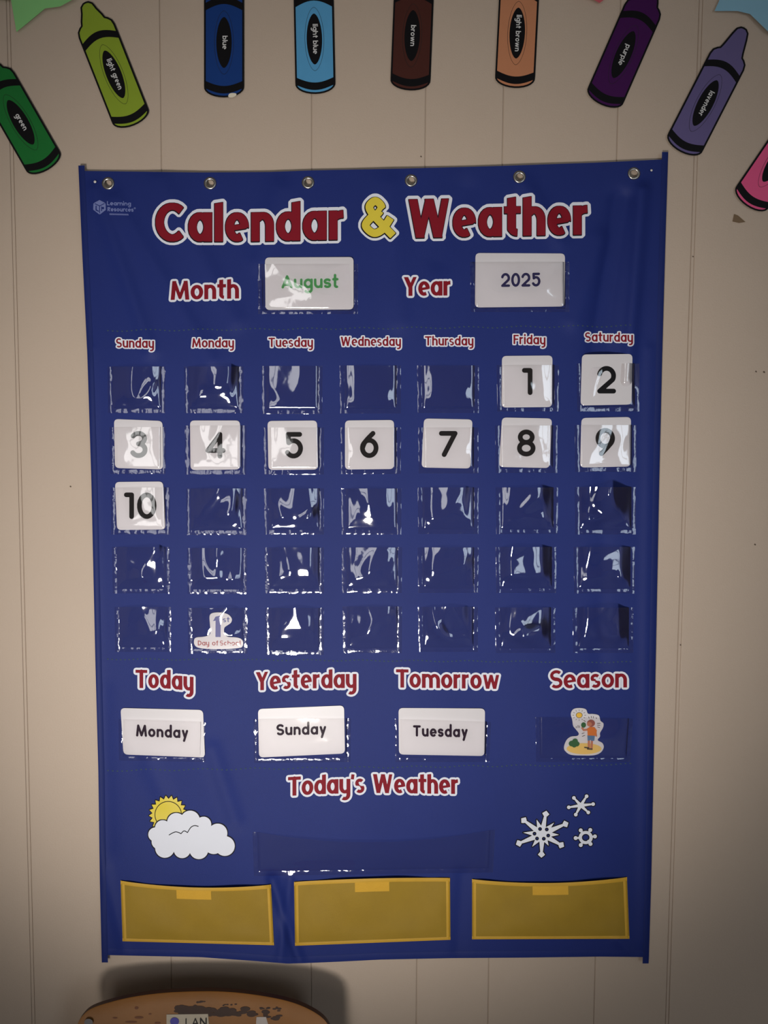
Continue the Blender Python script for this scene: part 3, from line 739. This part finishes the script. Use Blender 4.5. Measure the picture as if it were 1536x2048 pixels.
# yellow mesh pockets with binding and a hook tab
def yellow_pocket(Q, sag, tabx):
    Q = np.asarray(Q, float); nx, ny = 60, 24
    s, t = np.meshgrid(np.linspace(0, 1, nx + 1), np.linspace(0, 1, ny + 1))
    def pos(s, t):
        P = quad_at(Q, s, t); P = P.copy(); P[..., 1] += sag * np.sin(np.pi * s) ** .8 * (1 - t); return P
    def zz(s, t):
        ed = np.minimum(np.minimum(s, 1 - s) * 300, (1 - t) * 120)
        return .0006 + .0016 * ss(ed / 22) + .0016 * np.sin(np.pi * s) * (1 - t) + .0013 * np.sin(8 * s + 4 * t + Q[0, 0]) * ss(ed / 40) + .0009 * np.sin(15 * s - 6 * t + Q[0, 0]) * ss(ed / 40) + .0006
    P = pos(s, t); z = zz(s, t)
    V = W(P[..., 0].ravel(), P[..., 1].ravel(), (h(P[..., 0], P[..., 1]) + z).ravel()); r_ = nx + 1
    Fc = [[j * r_ + i, (j + 1) * r_ + i, (j + 1) * r_ + i + 1, j * r_ + i + 1] for j in range(ny) for i in range(nx)]
    o = mk('mesh_pocket', V, Fc, M_mesh, chart, True)
    def band(s0, s1, t0, t1, n, along, m_, nm, off=.0006):
        V = []; Fc = []
        for i in range(n + 1):
            for j in range(4):
                c = j / 3; a = s0 + (s1 - s0) * (i / n if along else c); b = t0 + (t1 - t0) * (c if along else i / n)
                p = pos(np.array(a), np.array(b)); V.append(W(p[0], p[1], float(h(p[0], p[1])) + float(zz(a, b)) + off * (1 if 0 < j < 3 else .25)))
        for i in range(n):
            for j in range(3): Fc.append([i * 4 + j, i * 4 + j + 1, (i + 1) * 4 + j + 1, (i + 1) * 4 + j])
        mk(nm, V, Fc, m_, o, True)
    wpx = Q[1, 0] - Q[0, 0]; hp = Q[3, 1] - Q[0, 1]
    band(0, 1, 0, 7.5 / hp, 50, True, M_bind, 'binding'); band(0, 1, 1 - 5.5 / hp, 1.005, 50, True, M_bind, 'binding')
    band(-.004, 8 / wpx, 0, 1, 20, False, M_bind, 'binding'); band(1 - 8 / wpx, 1.004, 0, 1, 20, False, M_bind, 'binding')
    band(tabx[0], tabx[1], 7.5 / hp, 26 / hp, 10, True, M_tab, 'hook_tab', .0004)
yellow_pocket([(241, 1761), (542, 1769), (548, 1890), (245, 1882)], 10, (.37, .60))
yellow_pocket([(588, 1764), (900, 1756), (901, 1879), (590, 1891)], -3, (.39, .61))
yellow_pocket([(944, 1758), (1254, 1754), (1259, 1877), (944, 1878)], 10, (.39, .62))

# ------------------------------------------------------------------ cards in the pockets
def plane_of(Q, k=0.5):
    """a stiff card lies in one plane resting on the highest spots of the cloth behind it"""
    Q = np.asarray(Q, float); a = np.linspace(0, 1, 9); s_, t_ = np.meshgrid(a, a)
    P = quad_at(Q, s_.ravel(), t_.ravel()); A = np.stack([np.ones(len(P)), P[:, 0], P[:, 1]], 1); z = h(P[:, 0], P[:, 1])
    c = np.linalg.lstsq(A, z, rcond=None)[0]; c[0] += max(0, (z - A @ c).max() - .0003)
    return lambda px, py: c[0] + c[1] * np.asarray(px, float) + c[2] * np.asarray(py, float)
def card(Q, name, label, group, rad=9):
    o = slab(name, rrect(Q, rad), .00045, .0005, M_card, None, plane_of(Q))
    o['label'] = label; o['category'] = 'card'; o['group'] = group
    return o
CT = .00045 + .0005 + .00008
days = {1: ([(1004, 712), (1105, 711), (1104, 814), (1003, 815)], 1044, 1065, 790, 54, 'Friday'),
        2: ([(1164, 709), (1265, 708), (1263, 809), (1161, 811)], 1194, 1232, 787, 55, 'Saturday'),
        3: ([(228, 838), (325, 842), (326, 939), (230, 936)], 259, 295, 916, 54, 'Sunday'),
        4: ([(380, 841), (480, 841), (480, 939), (381, 940)], 411, 451, 917, 53, 'Monday'),
        5: ([(535, 842), (634, 841), (636, 939), (537, 940)], 568, 606, 917, 53, 'Tuesday'),
        6: ([(690, 841), (788, 840), (788, 938), (690, 939)], 720, 757, 916, 54, 'Wednesday'),
        7: ([(848, 837), (945, 839), (941, 937), (843, 935)], 878, 915, 914, 52, 'Thursday'),
        8: ([(1004, 835), (1104, 837), (1099, 936), (998, 934)], 1034, 1071, 913, 54, 'Friday'),
        9: ([(1163, 836), (1262, 834), (1261, 933), (1160, 935)], 1191, 1230, 912, 56, 'Saturday'),
        10: ([(230, 964), (326, 963), (331, 1059), (234, 1060)], 248, 313, 1038, 53, 'Sunday')}
for n_, (Q, a, b, y, hh, day) in days.items():
    word = ['one', 'two', 'three', 'four', 'five', 'six', 'seven', 'eight', 'nine', 'ten'][n_ - 1]
    o = card(Q, 'number_card', 'white square card with the number %s in the %s column' % (word, day), 'number cards in the day pockets')
    if n_ == 10:
        f = text_field('1', 248, 268, [(248, y)], hh / 1.34, 4.7, rnd=True, gap=0, step=.6); fmesh('printed_digit', f, CT, M_ink, o, plane_of(Q))
        f = text_field('0', 274, 313, [(274, y)], hh / 1.34, 4.7, rnd=True, gap=0, step=.6); fmesh('printed_digit', f, CT, M_ink, o, plane_of(Q))
    else:
        f = text_field(str(n_), a, b, [(a, y)], hh / 1.34, 4.8, rnd=True, gap=0, step=.6); fmesh('printed_digit', f, CT, M_ink, o, plane_of(Q))
for nm, s, Q, a, b, y0, y1, xh, r, m_, lab in [
    ('word_card', 'August', [(530, 515), (707, 514), (707, 619), (531, 620)], 563, 677, 577, 576, 19.5, 2.5, M_gink, 'white month card reading August in green letters'),
    ('word_card', '2025', [(951, 506), (1130, 507), (1129, 613), (950, 615)], 1002, 1081, 574, 573, 20.9, 2.5, M_nink, 'white year card reading 2025 in dark blue digits'),
    ('word_card', 'Monday', [(241, 1416), (406, 1420), (410, 1515), (247, 1509)], 272, 377, 1473, 1477, 17, 2.3, M_pink_ink, 'white word card reading Monday under the Today heading'),
    ('word_card', 'Sunday', [(516, 1418), (688, 1411), (690, 1507), (518, 1515)], 553, 653, 1471, 1469, 17, 2.3, M_pink_ink, 'white word card reading Sunday under the Yesterday heading'),
    ('word_card', 'Tuesday', [(797, 1416), (970, 1417), (969, 1512), (798, 1509)], 826, 936, 1473, 1475, 17, 2.3, M_pink_ink, 'white word card reading Tuesday under the Tomorrow heading')]:
    o = card(Q, nm, lab, 'word cards in the chart pockets')
    fmesh('printed_word', text_field(s, a, b, [(a, y0), (b, y1)], xh, r, rnd=True, H=1.33, A=1.42, gap=2.2, step=.45, pad=6, alt=True), CT, m_, o, plane_of(Q))

def flatart(parent, name, P, off, m, rad=None, step=.5):
    """flat printed shape: closed outline, or a stroke when rad is given"""
    P = np.asarray(P, float); f = Field(P[:, 0].min() - 4, P[:, 1].min() - 4, P[:, 0].max() + 4, P[:, 1].max() + 4, step)
    f.add(sd_poly(f.X, f.Y, P) if rad is None else sd_line(f.X, f.Y, P, rad)); return fmesh(name, f, off, m, parent)
fd = C2(380, 1210, 12.8)
o = slab('first_day_cutout', catmull(fd([(510, 480), (500, 300), (545, 220), (680, 190), (850, 200), (990, 250), (1070, 350), (1050, 450), (960, 520), (890, 570), (870, 650), (900, 760), (980, 815), (1180, 830), (1310, 870), (1360, 960), (1340, 1060), (1260, 1100), (900, 1125), (400, 1120), (180, 1080), (105, 990), (110, 880), (170, 830), (330, 815), (470, 780), (525, 700)]), 4), .00045, .0005, M_card)
o['label'] = 'small white die-cut card reading 1st Day of School'; o['category'] = 'card'
flatart(o, 'printed_digit', fd([(590, 415), (650, 300), (785, 270), (785, 820), (650, 820), (655, 400)]), CT, mat('blue_ink', (36, 44, 140), .4))
fmesh('printed_letters', text_field('st', 445.3, 459.4, [(445, 1244.4)], 7.6, 1.0, H=1.3, A=1.3, gap=1, step=.3, pad=4), CT, mat('blue_ink', (36, 44, 140), .4), o)
RI = mat('dark_red_ink', (150, 30, 48), .4)
for s, a, b in [('Day', 395.6, 418.5), ('of', 424, 436.5), ('School', 439.5, 481)]:
    fmesh('printed_word', text_field(s, a, b, [(a, 1291)], 7.4, .95, H=1.34, A=1.34, gap=.9, step=.28, pad=4), CT, RI, o)

sc_ = C2(1080, 1400, 6.98)
o = slab('season_cutout', catmull(sc_([(430, 190), (470, 125), (560, 112), (640, 130), (670, 190), (740, 195), (820, 215), (845, 290), (885, 325), (880, 385), (838, 460), (838, 510), (805, 560), (870, 600), (890, 660), (850, 730), (760, 770), (600, 775), (430, 765), (350, 710), (335, 650), (370, 560), (430, 512), (520, 500), (540, 465), (500, 410), (462, 360), (450, 280)]), 4), .00045, .0005, M_card)
o['label'] = 'small die-cut card with a sun and a child in an orange shirt standing on sand'; o['category'] = 'card'
mm = lambda n, c: mat(n, c, .45, .04)
ell = lambda x, y, a, b, n=22: sc_([(x + a * math.cos(i * math.tau / n), y + b * math.sin(i * math.tau / n)) for i in range(n)])
flatart(o, 'sand_print', ell(615, 680, 245, 78), CT, mm('sand_ink', (222, 190, 110)))
flatart(o, 'sun_print', ell(547, 212, 47, 40), CT, mm('dark_line_ink', (70, 60, 50))); flatart(o, 'sun_print', ell(547, 212, 40, 34), CT + .0001, mm('sun_ink', (228, 180, 60)))
rays = Field(1140, 1416, 1172, 1446, .4)
for i in range(12):
    a = i * math.tau / 12; rays.add(sd_line(rays.X, rays.Y, sc_([(547 + 75 * math.cos(a), 212 + 62 * math.sin(a)), (547 + 92 * math.cos(a), 212 + 76 * math.sin(a))]), .45))
fmesh('ray_print', rays, CT, mm('dark_line_ink', (70, 60, 50)), o)
bush = Field(1132, 1472, 1164, 1500, .45)
for x, y, r in [(490, 572, 38), (445, 608, 44), (512, 612, 40), (478, 632, 34)]:
    x, y = sc_([(x, y)])[0]; bush.add(sd_ell(bush.X, bush.Y, x, y, r / 6.98, r / 7.6))
fmesh('bush_print', bush, CT + .0001, mm('bush_ink', (44, 96, 52)), o)
skin = mm('skin_ink', (186, 120, 92)); dk = mm('dark_line_ink', (70, 60, 50))
flatart(o, 'leg_print', sc_([(682, 565), (682, 655)]), CT + .0001, skin, 2.3); flatart(o, 'leg_print', sc_([(725, 565), (720, 670)]), CT + .0001, skin, 2.3)
flatart(o, 'shoe_print', sc_([(625, 662), (680, 668)]), CT + .0002, dk, 1.3); flatart(o, 'shoe_print', sc_([(665, 682), (725, 686)]), CT + .0002, dk, 1.5)
flatart(o, 'shorts_print', sc_([(660, 492), (768, 492), (758, 570), (715, 572), (710, 560), (665, 570)]), CT + .0002, mm('shorts_ink', (84, 118, 156)))
flatart(o, 'arm_print', sc_([(680, 412), (610, 420), (590, 392)]), CT + .0002, skin, 2.0); flatart(o, 'arm_print', sc_([(775, 430), (785, 500)]), CT + .0002, skin, 1.8)
flatart(o, 'shirt_print', sc_([(660, 395), (700, 375), (760, 378), (795, 425), (780, 500), (665, 495)]), CT + .0003, mm('orange_ink', (206, 116, 44)))
flatart(o, 'head_print', ell(712, 325, 56, 50), CT + .0004, mm('hair_ink', (150, 84, 74)))
flatart(o, 'face_print', ell(690, 338, 34, 32), CT + .0005, skin)
flatart(o, 'drink_print', ell(608, 350, 34, 38), CT + .0004, mm('bush_ink', (44, 96, 52)))
tk = Field(1150, 1430, 1202, 1478, .4)
for a, b in [((800, 325), (840, 325)), ((800, 350), (838, 352)), ((803, 375), (832, 385)), ((585, 470), (618, 458)), ((590, 508), (626, 494)), ((610, 285), (635, 300)), ((680, 235), (686, 255)), ((715, 228), (718, 248)), ((745, 230), (746, 252)), ((785, 245), (790, 262)), ((505, 370), (505, 390)), ((530, 355), (530, 388)), ((550, 360), (550, 385))]:
    tk.add(sd_line(tk.X, tk.Y, sc_([a, b]), .6))
fmesh('tick_print', tk, CT, dk, o)

# ------------------------------------------------------------------ crayon cutouts on the wall
def crayon(name, col, B, T, label, Wd=78.0, L=266.0):
    B = np.array(B, float); T = np.array(T, float); ax = (T - B) / np.hypot(*(T - B)); nn = np.array([-ax[1], ax[0]])
    if nn[0] < 0: nn = -nn                                              # right-hand side
    Lp = lambda P: np.array([B + nn * p[0] + ax * p[1] for p in P])
    hw = Wd / 2; bot = [(hw * math.sin(a), 20 - 20 * math.cos(a)) for a in np.linspace(-math.pi / 2 * .92, math.pi / 2 * .92, 13)]
    out = bot + [(hw, 24), (hw, 120), (hw, 203), (hw * .94, 214), (hw * .78, 221), (hw * .66, 224), (hw * .60, 232), (hw * .44, L - 20), (hw * .34, L - 7), (hw * .16, L - 1), (0, L), (-hw * .16, L - 1), (-hw * .34, L - 7), (-hw * .44, L - 20), (-hw * .60, 232), (-hw * .66, 224), (-hw * .78, 221), (-hw * .94, 214), (-hw, 203), (-hw, 120), (-hw, 24)]
    sf = flat(.0022)
    o = slab(name, Lp(out), 0, .0007, M_blk, None, sf); o['label'] = label; o['category'] = 'crayon cutout'; o['group'] = 'paper crayons arched over the chart'
    cm = mat(name + '_print', col, .5, .05, 50, spec=.2)
    c = np.array(out); cen = np.array([0, 125.0])
    # inset outline by 3 px
    q = np.roll(c, -1, 0) - np.roll(c, 1, 0); nrm = np.stack([q[:, 1], -q[:, 0]], 1); nrm /= np.hypot(nrm[:, 0], nrm[:, 1])[:, None] + 1e-9
    ins = c - nrm * 3.6
    z1 = .00075
    slab('coloured_face', Lp(ins), z1, .0001, cm, o, sf)
    def band(y0, bow, th):
        up = [(x * (hw - 1), y0 + bow * math.cos(x * math.pi / 2)) for x in np.linspace(-1, 1, 13)]
        P = up + [(x, y - th) for x, y in up[::-1]]
        slab('band', Lp(P), z1 + .00012, .0001, M_blk, o, sf)
    band(34, -11, 15); band(188, 14, 15)
    el = lambda a, b: Lp([(a * math.copysign(abs(math.cos(t)) ** 1.15, math.cos(t)), 110 + b * math.sin(t)) for t in np.linspace(0, math.tau, 36, endpoint=False)])
    slab('oval_line', el(19.5, 64), z1 + .00012, .00008, mat('crayon_line_' + name, tuple(int(v * .45) for v in col), .5), o, sf)
    slab('oval_ring', el(18.6, 63), z1 + .00022, .00006, cm, o, sf)
    slab('name_oval', el(15.5, 51), z1 + .0003, .0001, M_blk, o, sf)
    # name runs down the crayon
    s = name.replace('_crayon', '').replace('_', ' ')
    ln = {'green': 36, 'light green': 65, 'blue': 27, 'light blue': 60, 'brown': 42, 'light brown': 73, 'purple': 44, 'lavender': 54, 'pink': 32}[s]
    f = text_field(s, -ln / 2, ln / 2, [(-ln / 2, 3)], 7.4, .95, thin=.9, H=1.35, A=1.4, gap=1.0, step=.35, pad=3)
    V, Fc = f.mesh(6); P = np.array([B + nn * (-v[1] + 0) + ax * (110 - v[0]) for v in V])
    mk('name_lettering', W(P[:, 0], P[:, 1], .0022 + z1 + .0005), Fc, mat('crayon_white_print', (215, 215, 215), .5), o)
    return o
def ax_(B, dx, dy, L=266): n = math.hypot(dx, dy); return (B[0] + dx / n * L, B[1] + dy / n * L)
cr = [('green_crayon', (30, 116, 52), (96, 340), (-.498, -.868), 266, 'dark green paper crayon cutout cut by the left edge'),
      ('light_green_crayon', (142, 166, 50), (268, 251), (-.366, -.93), 266, 'lime green paper crayon cutout with light green written on it'),
      ('blue_crayon', (22, 60, 128), (448, 195), (0, -1), 266, 'royal blue paper crayon cutout with a chipped bottom'),
      ('light_blue_crayon', (88, 160, 208), (631, 188), (-.02, -1), 266, 'sky blue paper crayon cutout above the third grommet'),
      ('brown_crayon', (74, 38, 32), (820, 181), (.04, -1), 266, 'dark brown paper crayon cutout above the ampersand'),
      ('light_brown_crayon', (196, 132, 96), (1029, 176), (.05, -1), 266, 'tan paper crayon cutout with light brown written on it'),
      ('purple_crayon', (66, 16, 80), (1203, 210), (.40, -.916), 266, 'deep purple paper crayon cutout at the upper right'),
      ('lavender_crayon', (104, 94, 142), (1361, 304), (.456, -.89), 280, 'pale lavender paper crayon cutout near the chart\'s top right corner'),
      ('pink_crayon', (232, 92, 142), (1493, 412), (.56, -.825), 270, 'bright pink paper crayon cutout cut by the right edge')]
for nm, col, B, dv, L, lab in cr:
    o = crayon(nm, col, B, ax_(B, *dv), lab, L=L, Wd=80 if 'blue' in nm or 'brown' in nm else 78)
    if nm == 'blue_crayon':
        slab('torn_chip', catmull([(458, 188), (464, 186), (472, 187), (472, 191), (465, 195), (457, 194)], 3), .00095, .0002, mat('torn_paper', (232, 224, 204), .8), o, flat(.0022), label='torn white paper chip')

# starburst papers at the top edge
def burst(name, P, col, label):
    o = slab(name, P, 0, .0004, mat(name + '_paper', col, .7, .03, 60), None, lambda px, py: .004 + .00002 * np.abs(np.asarray(px) - np.asarray(P)[0, 0]))
    o['label'] = label; o['category'] = 'paper star'; return o
burst('green_paper_star', [(22, 0), (33, 64), (60, 42), (90, 17), (120, 13), (148, -2), (165, -60), (110, -90), (60, -130), (20, -80), (-40, -90), (-15, -45), (-30, -5)], (138, 208, 130), 'mint green paper starburst pointing down at the top left corner')
burst('blue_paper_star', [(1440, -2), (1429, 22), (1475, 22), (1500, 28), (1536, 63), (1560, 75), (1565, 20), (1610, -20), (1560, -60), (1550, -120), (1500, -70), (1430, -90), (1450, -40)], (140, 190, 214), 'pale blue paper starburst at the top right corner')
burst('red_paper_star', [(1190, 1), (1199, 6), (1206, 1), (1225, -20), (1260, -30), (1230, -55), (1225, -95), (1195, -65), (1150, -80), (1170, -40), (1150, -15)], (200, 90, 100), 'red paper starburst whose tip shows between tan and purple crayons')

# pins, chips and specks on the wall
for (x, y, r, side) in [(190, 363.5, 2.8, 'left'), (1303, 340.5, 2.4, 'right')]:
    V = []; Fc = []; n = 14; z0 = float(h(x, y)) + .0022
    prof = [(r * .35, -.001), (r, -.0006), (r, .0002), (r * .6, .0009), (0.01, .0011)]
    for a in range(n):
        for rr, oo in prof: V.append(W(x + rr * math.cos(a * math.tau / n), y + rr * math.sin(a * math.tau / n), z0 + oo))
    for a in range(n):
        for j in range(4): Fc.append([a * 5 + j, a * 5 + j + 1, ((a + 1) % n) * 5 + j + 1, ((a + 1) % n) * 5 + j])
    o = mk('push_pin', V, Fc, M_pin, None, True); o['label'] = 'tiny white push pin in the %s top corner of the chart' % side; o['category'] = 'pin'
o = slab('paper_scrap', [(1468, 428), (1476, 431), (1491, 444), (1478, 446), (1465, 443)], 0, .0006, mat('brown_scrap', (122, 100, 76), .8), None, flat(0.0002))
o['label'] = 'small torn brown paper scrap stuck below the pink crayon'; o['category'] = 'scrap'
for (x, y, r) in [(141, 973, 2.0), (1512, 743, 2.2), (1528, 744, 2.6), (1510, 1089, 2.2), (842, 313, 2.0), (1361, 1290, 1.6), (1386, 513, 1.6)]:
    mk('paint_speck', W([x - r, x, x + r, x + r * .3], [y, y - r, y + r * .2, y + r], .0003), [[0, 1, 2, 3]], mat('speck', (96, 80, 68), .8), wb)

# ------------------------------------------------------------------ chair standing against the wall
chair_o = np.array([float(W(402, 2048, .1)[0]), -.25, 0.0])
chair = empty('school_chair', chair_o.tolist(), label='worn orange plywood school chair with its back to the wall', category='chair')
arc = [(150, 2075), (154, 2052), (163, 2034), (183, 2017), (225, 2003), (270, 1993), (330, 1985.5), (400, 1982.5), (460, 1984), (520, 1991), (575, 2002), (615, 2017), (645, 2036), (660, 2058), (664, 2085)]
arc = np.concatenate([catmull(arc, 5, False), [(660, 2230), (640, 2260), (560, 2275), (400, 2280), (240, 2275), (170, 2258), (152, 2225)]])
def dz(px, py):
    x = (np.asarray(px, float) - 405) / 250
    return .060 + (np.asarray(py, float) - 1980) * .00016 + .016 * (x ** 2)
hs = dz(arc[:, 0], arc[:, 1]); Fr = W(arc[:, 0], arc[:, 1], hs); Bk = Fr + np.array([0, .0075, 0.0])
n = len(arc)
# front face as a fan of rings for the curved shell
rings = [Fr]; cc = np.array([405.0, 2120.0]); fac = [.985, .8, .6, .4, .2]
Fc = []; Vs = [Fr]
for k_ in fac:
    Pk = cc + (arc - cc) * k_; Vs.append(W(Pk[:, 0], Pk[:, 1], dz(Pk[:, 0], Pk[:, 1]) + .0006))
Vs.append(W([cc[0]], [cc[1]], dz([cc[0]], [cc[1]])))
Vf = np.concatenate(Vs)
for r_ in range(len(fac)):
    for i in range(n): Fc.append([r_ * n + i, (r_ + 1) * n + i, (r_ + 1) * n + (i + 1) % n, r_ * n + (i + 1) % n])
for i in range(n): Fc.append([len(fac) * n + i, len(Vf) - 1, len(fac) * n + (i + 1) % n])
back = mk('backrest', Vf, Fc, M_wood, chair, True)
Vb = np.concatenate([Fr, Bk]); Fe = [[i, (i + 1) % n, (i + 1) % n + n, i + n] for i in range(n)] + [list(range(n, 2 * n))]
Fe = Fe[:-1]; Vl = [Vb]
for k_ in (.8, .6, .4, .2):
    Pk = cc + (arc - cc) * k_; Vl.append(W(Pk[:, 0], Pk[:, 1], dz(Pk[:, 0], Pk[:, 1])) + np.array([0, .0075, 0.0]))
Vl.append(W([cc[0]], [cc[1]], dz([cc[0]], [cc[1]])) + np.array([0, .0075, 0.0])); Vb = np.concatenate(Vl)
for r_ in range(4):
    for i in range(n): Fe.append([(r_ + 1) * n + i, (r_ + 1) * n + (i + 1) % n, (r_ + 2) * n + (i + 1) % n, (r_ + 2) * n + i])
for i in range(n): Fe.append([5 * n + i, 5 * n + (i + 1) % n, len(Vb) - 1])
mk('backrest_edge', Vb, Fe, M_woodedge, back, label='dark worn plywood edge')
def onback(name, P, m_, th=.0003, off=.0008, **kw): return slab(name, P, off, th, m_, back, dz, **kw)
M_stain = mat('torn_sticker_residue', (52, 30, 18), .7, .3, 120)
f = Field(340, 1994, 590, 2050, .8); rnd = random.Random(5)
def blob(x0, x1, y0, y1, nb, rs):
    for i in range(nb): f.add(sd_ell(f.X, f.Y, rnd.uniform(x0, x1), rnd.uniform(y0, y1), rnd.uniform(*rs) * 2.4, rnd.uniform(*rs)))
blob(355, 412, 2013, 2027, 24, (2, 5.5)); blob(415, 505, 2016, 2031, 34, (2, 5)); blob(500, 560, 2015, 2022, 9, (1, 2)); blob(395, 412, 2002, 2007, 4, (1, 2)); blob(545, 560, 2028, 2040, 8, (1, 3)); blob(435, 475, 2008, 2012, 5, (.8, 1.6)); blob(515, 535, 2022, 2034, 5, (2, 4))
fmesh('sticker_residue', f, .0010, M_stain, back, dz)
f = Field(185, 2000, 345, 2055, .8)
for (x, y, a, b) in [(273, 2016, 4, 3), (278, 2035, 9, 2.5), (230, 2036, 5, 1.6), (262, 2044, 12, 2), (300, 2028, 3, 1.5), (315, 2046, 6, 2)]: f.add(sd_ell(f.X, f.Y, x, y, a, b))
fmesh('sticker_residue', f, .0010, mat('wood_scuff', (104, 60, 30), .7, .2, 120), back, dz)
onback('name_label', [(333, 2029), (416, 2028), (420, 2075), (333, 2076)], mat('aged_label_paper', (176, 166, 148), .7, .1, 90), label='aged paper name label')
onback('label_dot', [(349 + 9 * math.cos(a) , 2043 + 8 * math.sin(a)) for a in np.linspace(0, math.tau, 20, endpoint=False)], mat('blue_marker', (52, 46, 150), .6), off=.0017, label='blue round marker dot')
for s, a, b in [('L', 371, 376), ('A', 384, 397), ('M', 400, 401)]:
    if s == 'M': # N drawn as three strokes
        f = Field(396, 2030, 420, 2060, .5); f.add(sd_line(f.X, f.Y, [(401, 2052), (401, 2037), (412, 2052), (412, 2037)], 1.1)); fmesh('label_lettering', f, .0021, M_blk, back, dz)
    else:
        f = text_field(s, a, b, [(a, 2052)], 11.5, 1.0, rnd=True, H=1.34, gap=0, step=.5, pad=4); fmesh('label_lettering', f, .0021, M_blk, back, dz)
onback('tape_remnant', [(513, 2034), (532, 2034), (536, 2048), (528, 2056), (512, 2050)], mat('cloudy_tape', (150, 140, 134), .3), label='cloudy tape remnant')
onback('back_rivet', [(177 + 8.5 * math.cos(a), 2045 + 7.5 * math.sin(a)) for a in np.linspace(0, math.tau, 20, endpoint=False)], M_tube, th=.003)
onback('back_rivet', [(636 + 8.5 * math.cos(a), 2063 + 7.5 * math.sin(a)) for a in np.linspace(0, math.tau, 20, endpoint=False)], M_tube, th=.003)
def tube(name, pts, r, m, parent):
    pts = [np.array(p, float) for p in pts]; V = []; Fc = []; n = 12
    for i, p in enumerate(pts):
        tg = (pts[min(i + 1, len(pts) - 1)] - pts[max(i - 1, 0)]); tg /= np.linalg.norm(tg)
        a = np.cross(tg, [1, 0, 0]); a = a / np.linalg.norm(a) if np.linalg.norm(a) > 1e-3 else np.array([0, 1., 0]); b = np.cross(tg, a)
        for q in range(n): V.append(p + r * (math.cos(q * math.tau / n) * a + math.sin(q * math.tau / n) * b))
    for i in range(len(pts) - 1):
        for q in range(n): Fc.append([i * n + q, i * n + (q + 1) % n, (i + 1) * n + (q + 1) % n, (i + 1) * n + q])
    Fc += [list(range(n))[::-1], list(range(len(V) - n, len(V)))]
    return mk(name, V, Fc, m, parent, True)
cxm = chair_o[0]
for s in (-1, 1):
    x = cxm + s * .150
    tube('back_post', [(x, -.078, .600), (x, -.095, .52), (x, -.12, .44), (x, -.14, .40)], .009, M_tube, chair)
    tube('leg', [(x, -.14, .41), (x + s * .01, -.10, .2), (x + s * .015, -.05, .003)], .010, M_tube, chair)
    tube('leg', [(x, -.42, .41), (x + s * .01, -.45, .2), (x + s * .015, -.47, .003)], .010, M_tube, chair)
    tube('side_rail', [(x, -.13, .405), (x, -.43, .405)], .009, M_tube, chair)
ns = 26; P = [(cxm + .19 * math.copysign(abs(math.cos(a)) ** .5, math.cos(a)), -.28 + .18 * math.copysign(abs(math.sin(a)) ** .5, math.sin(a))) for a in np.linspace(0, math.tau, ns, endpoint=False)]
V = [(x, y, .43) for x, y in P] + [(x, y, .418) for x, y in P]
mk('seat', V, [list(range(ns)), list(range(2 * ns - 1, ns - 1, -1))] + [[i, i + ns, (i + 1) % ns + ns, (i + 1) % ns] for i in range(ns)], M_wood, chair)

for o in bpy.data.objects:
    if '_o' in o: del o['_o']
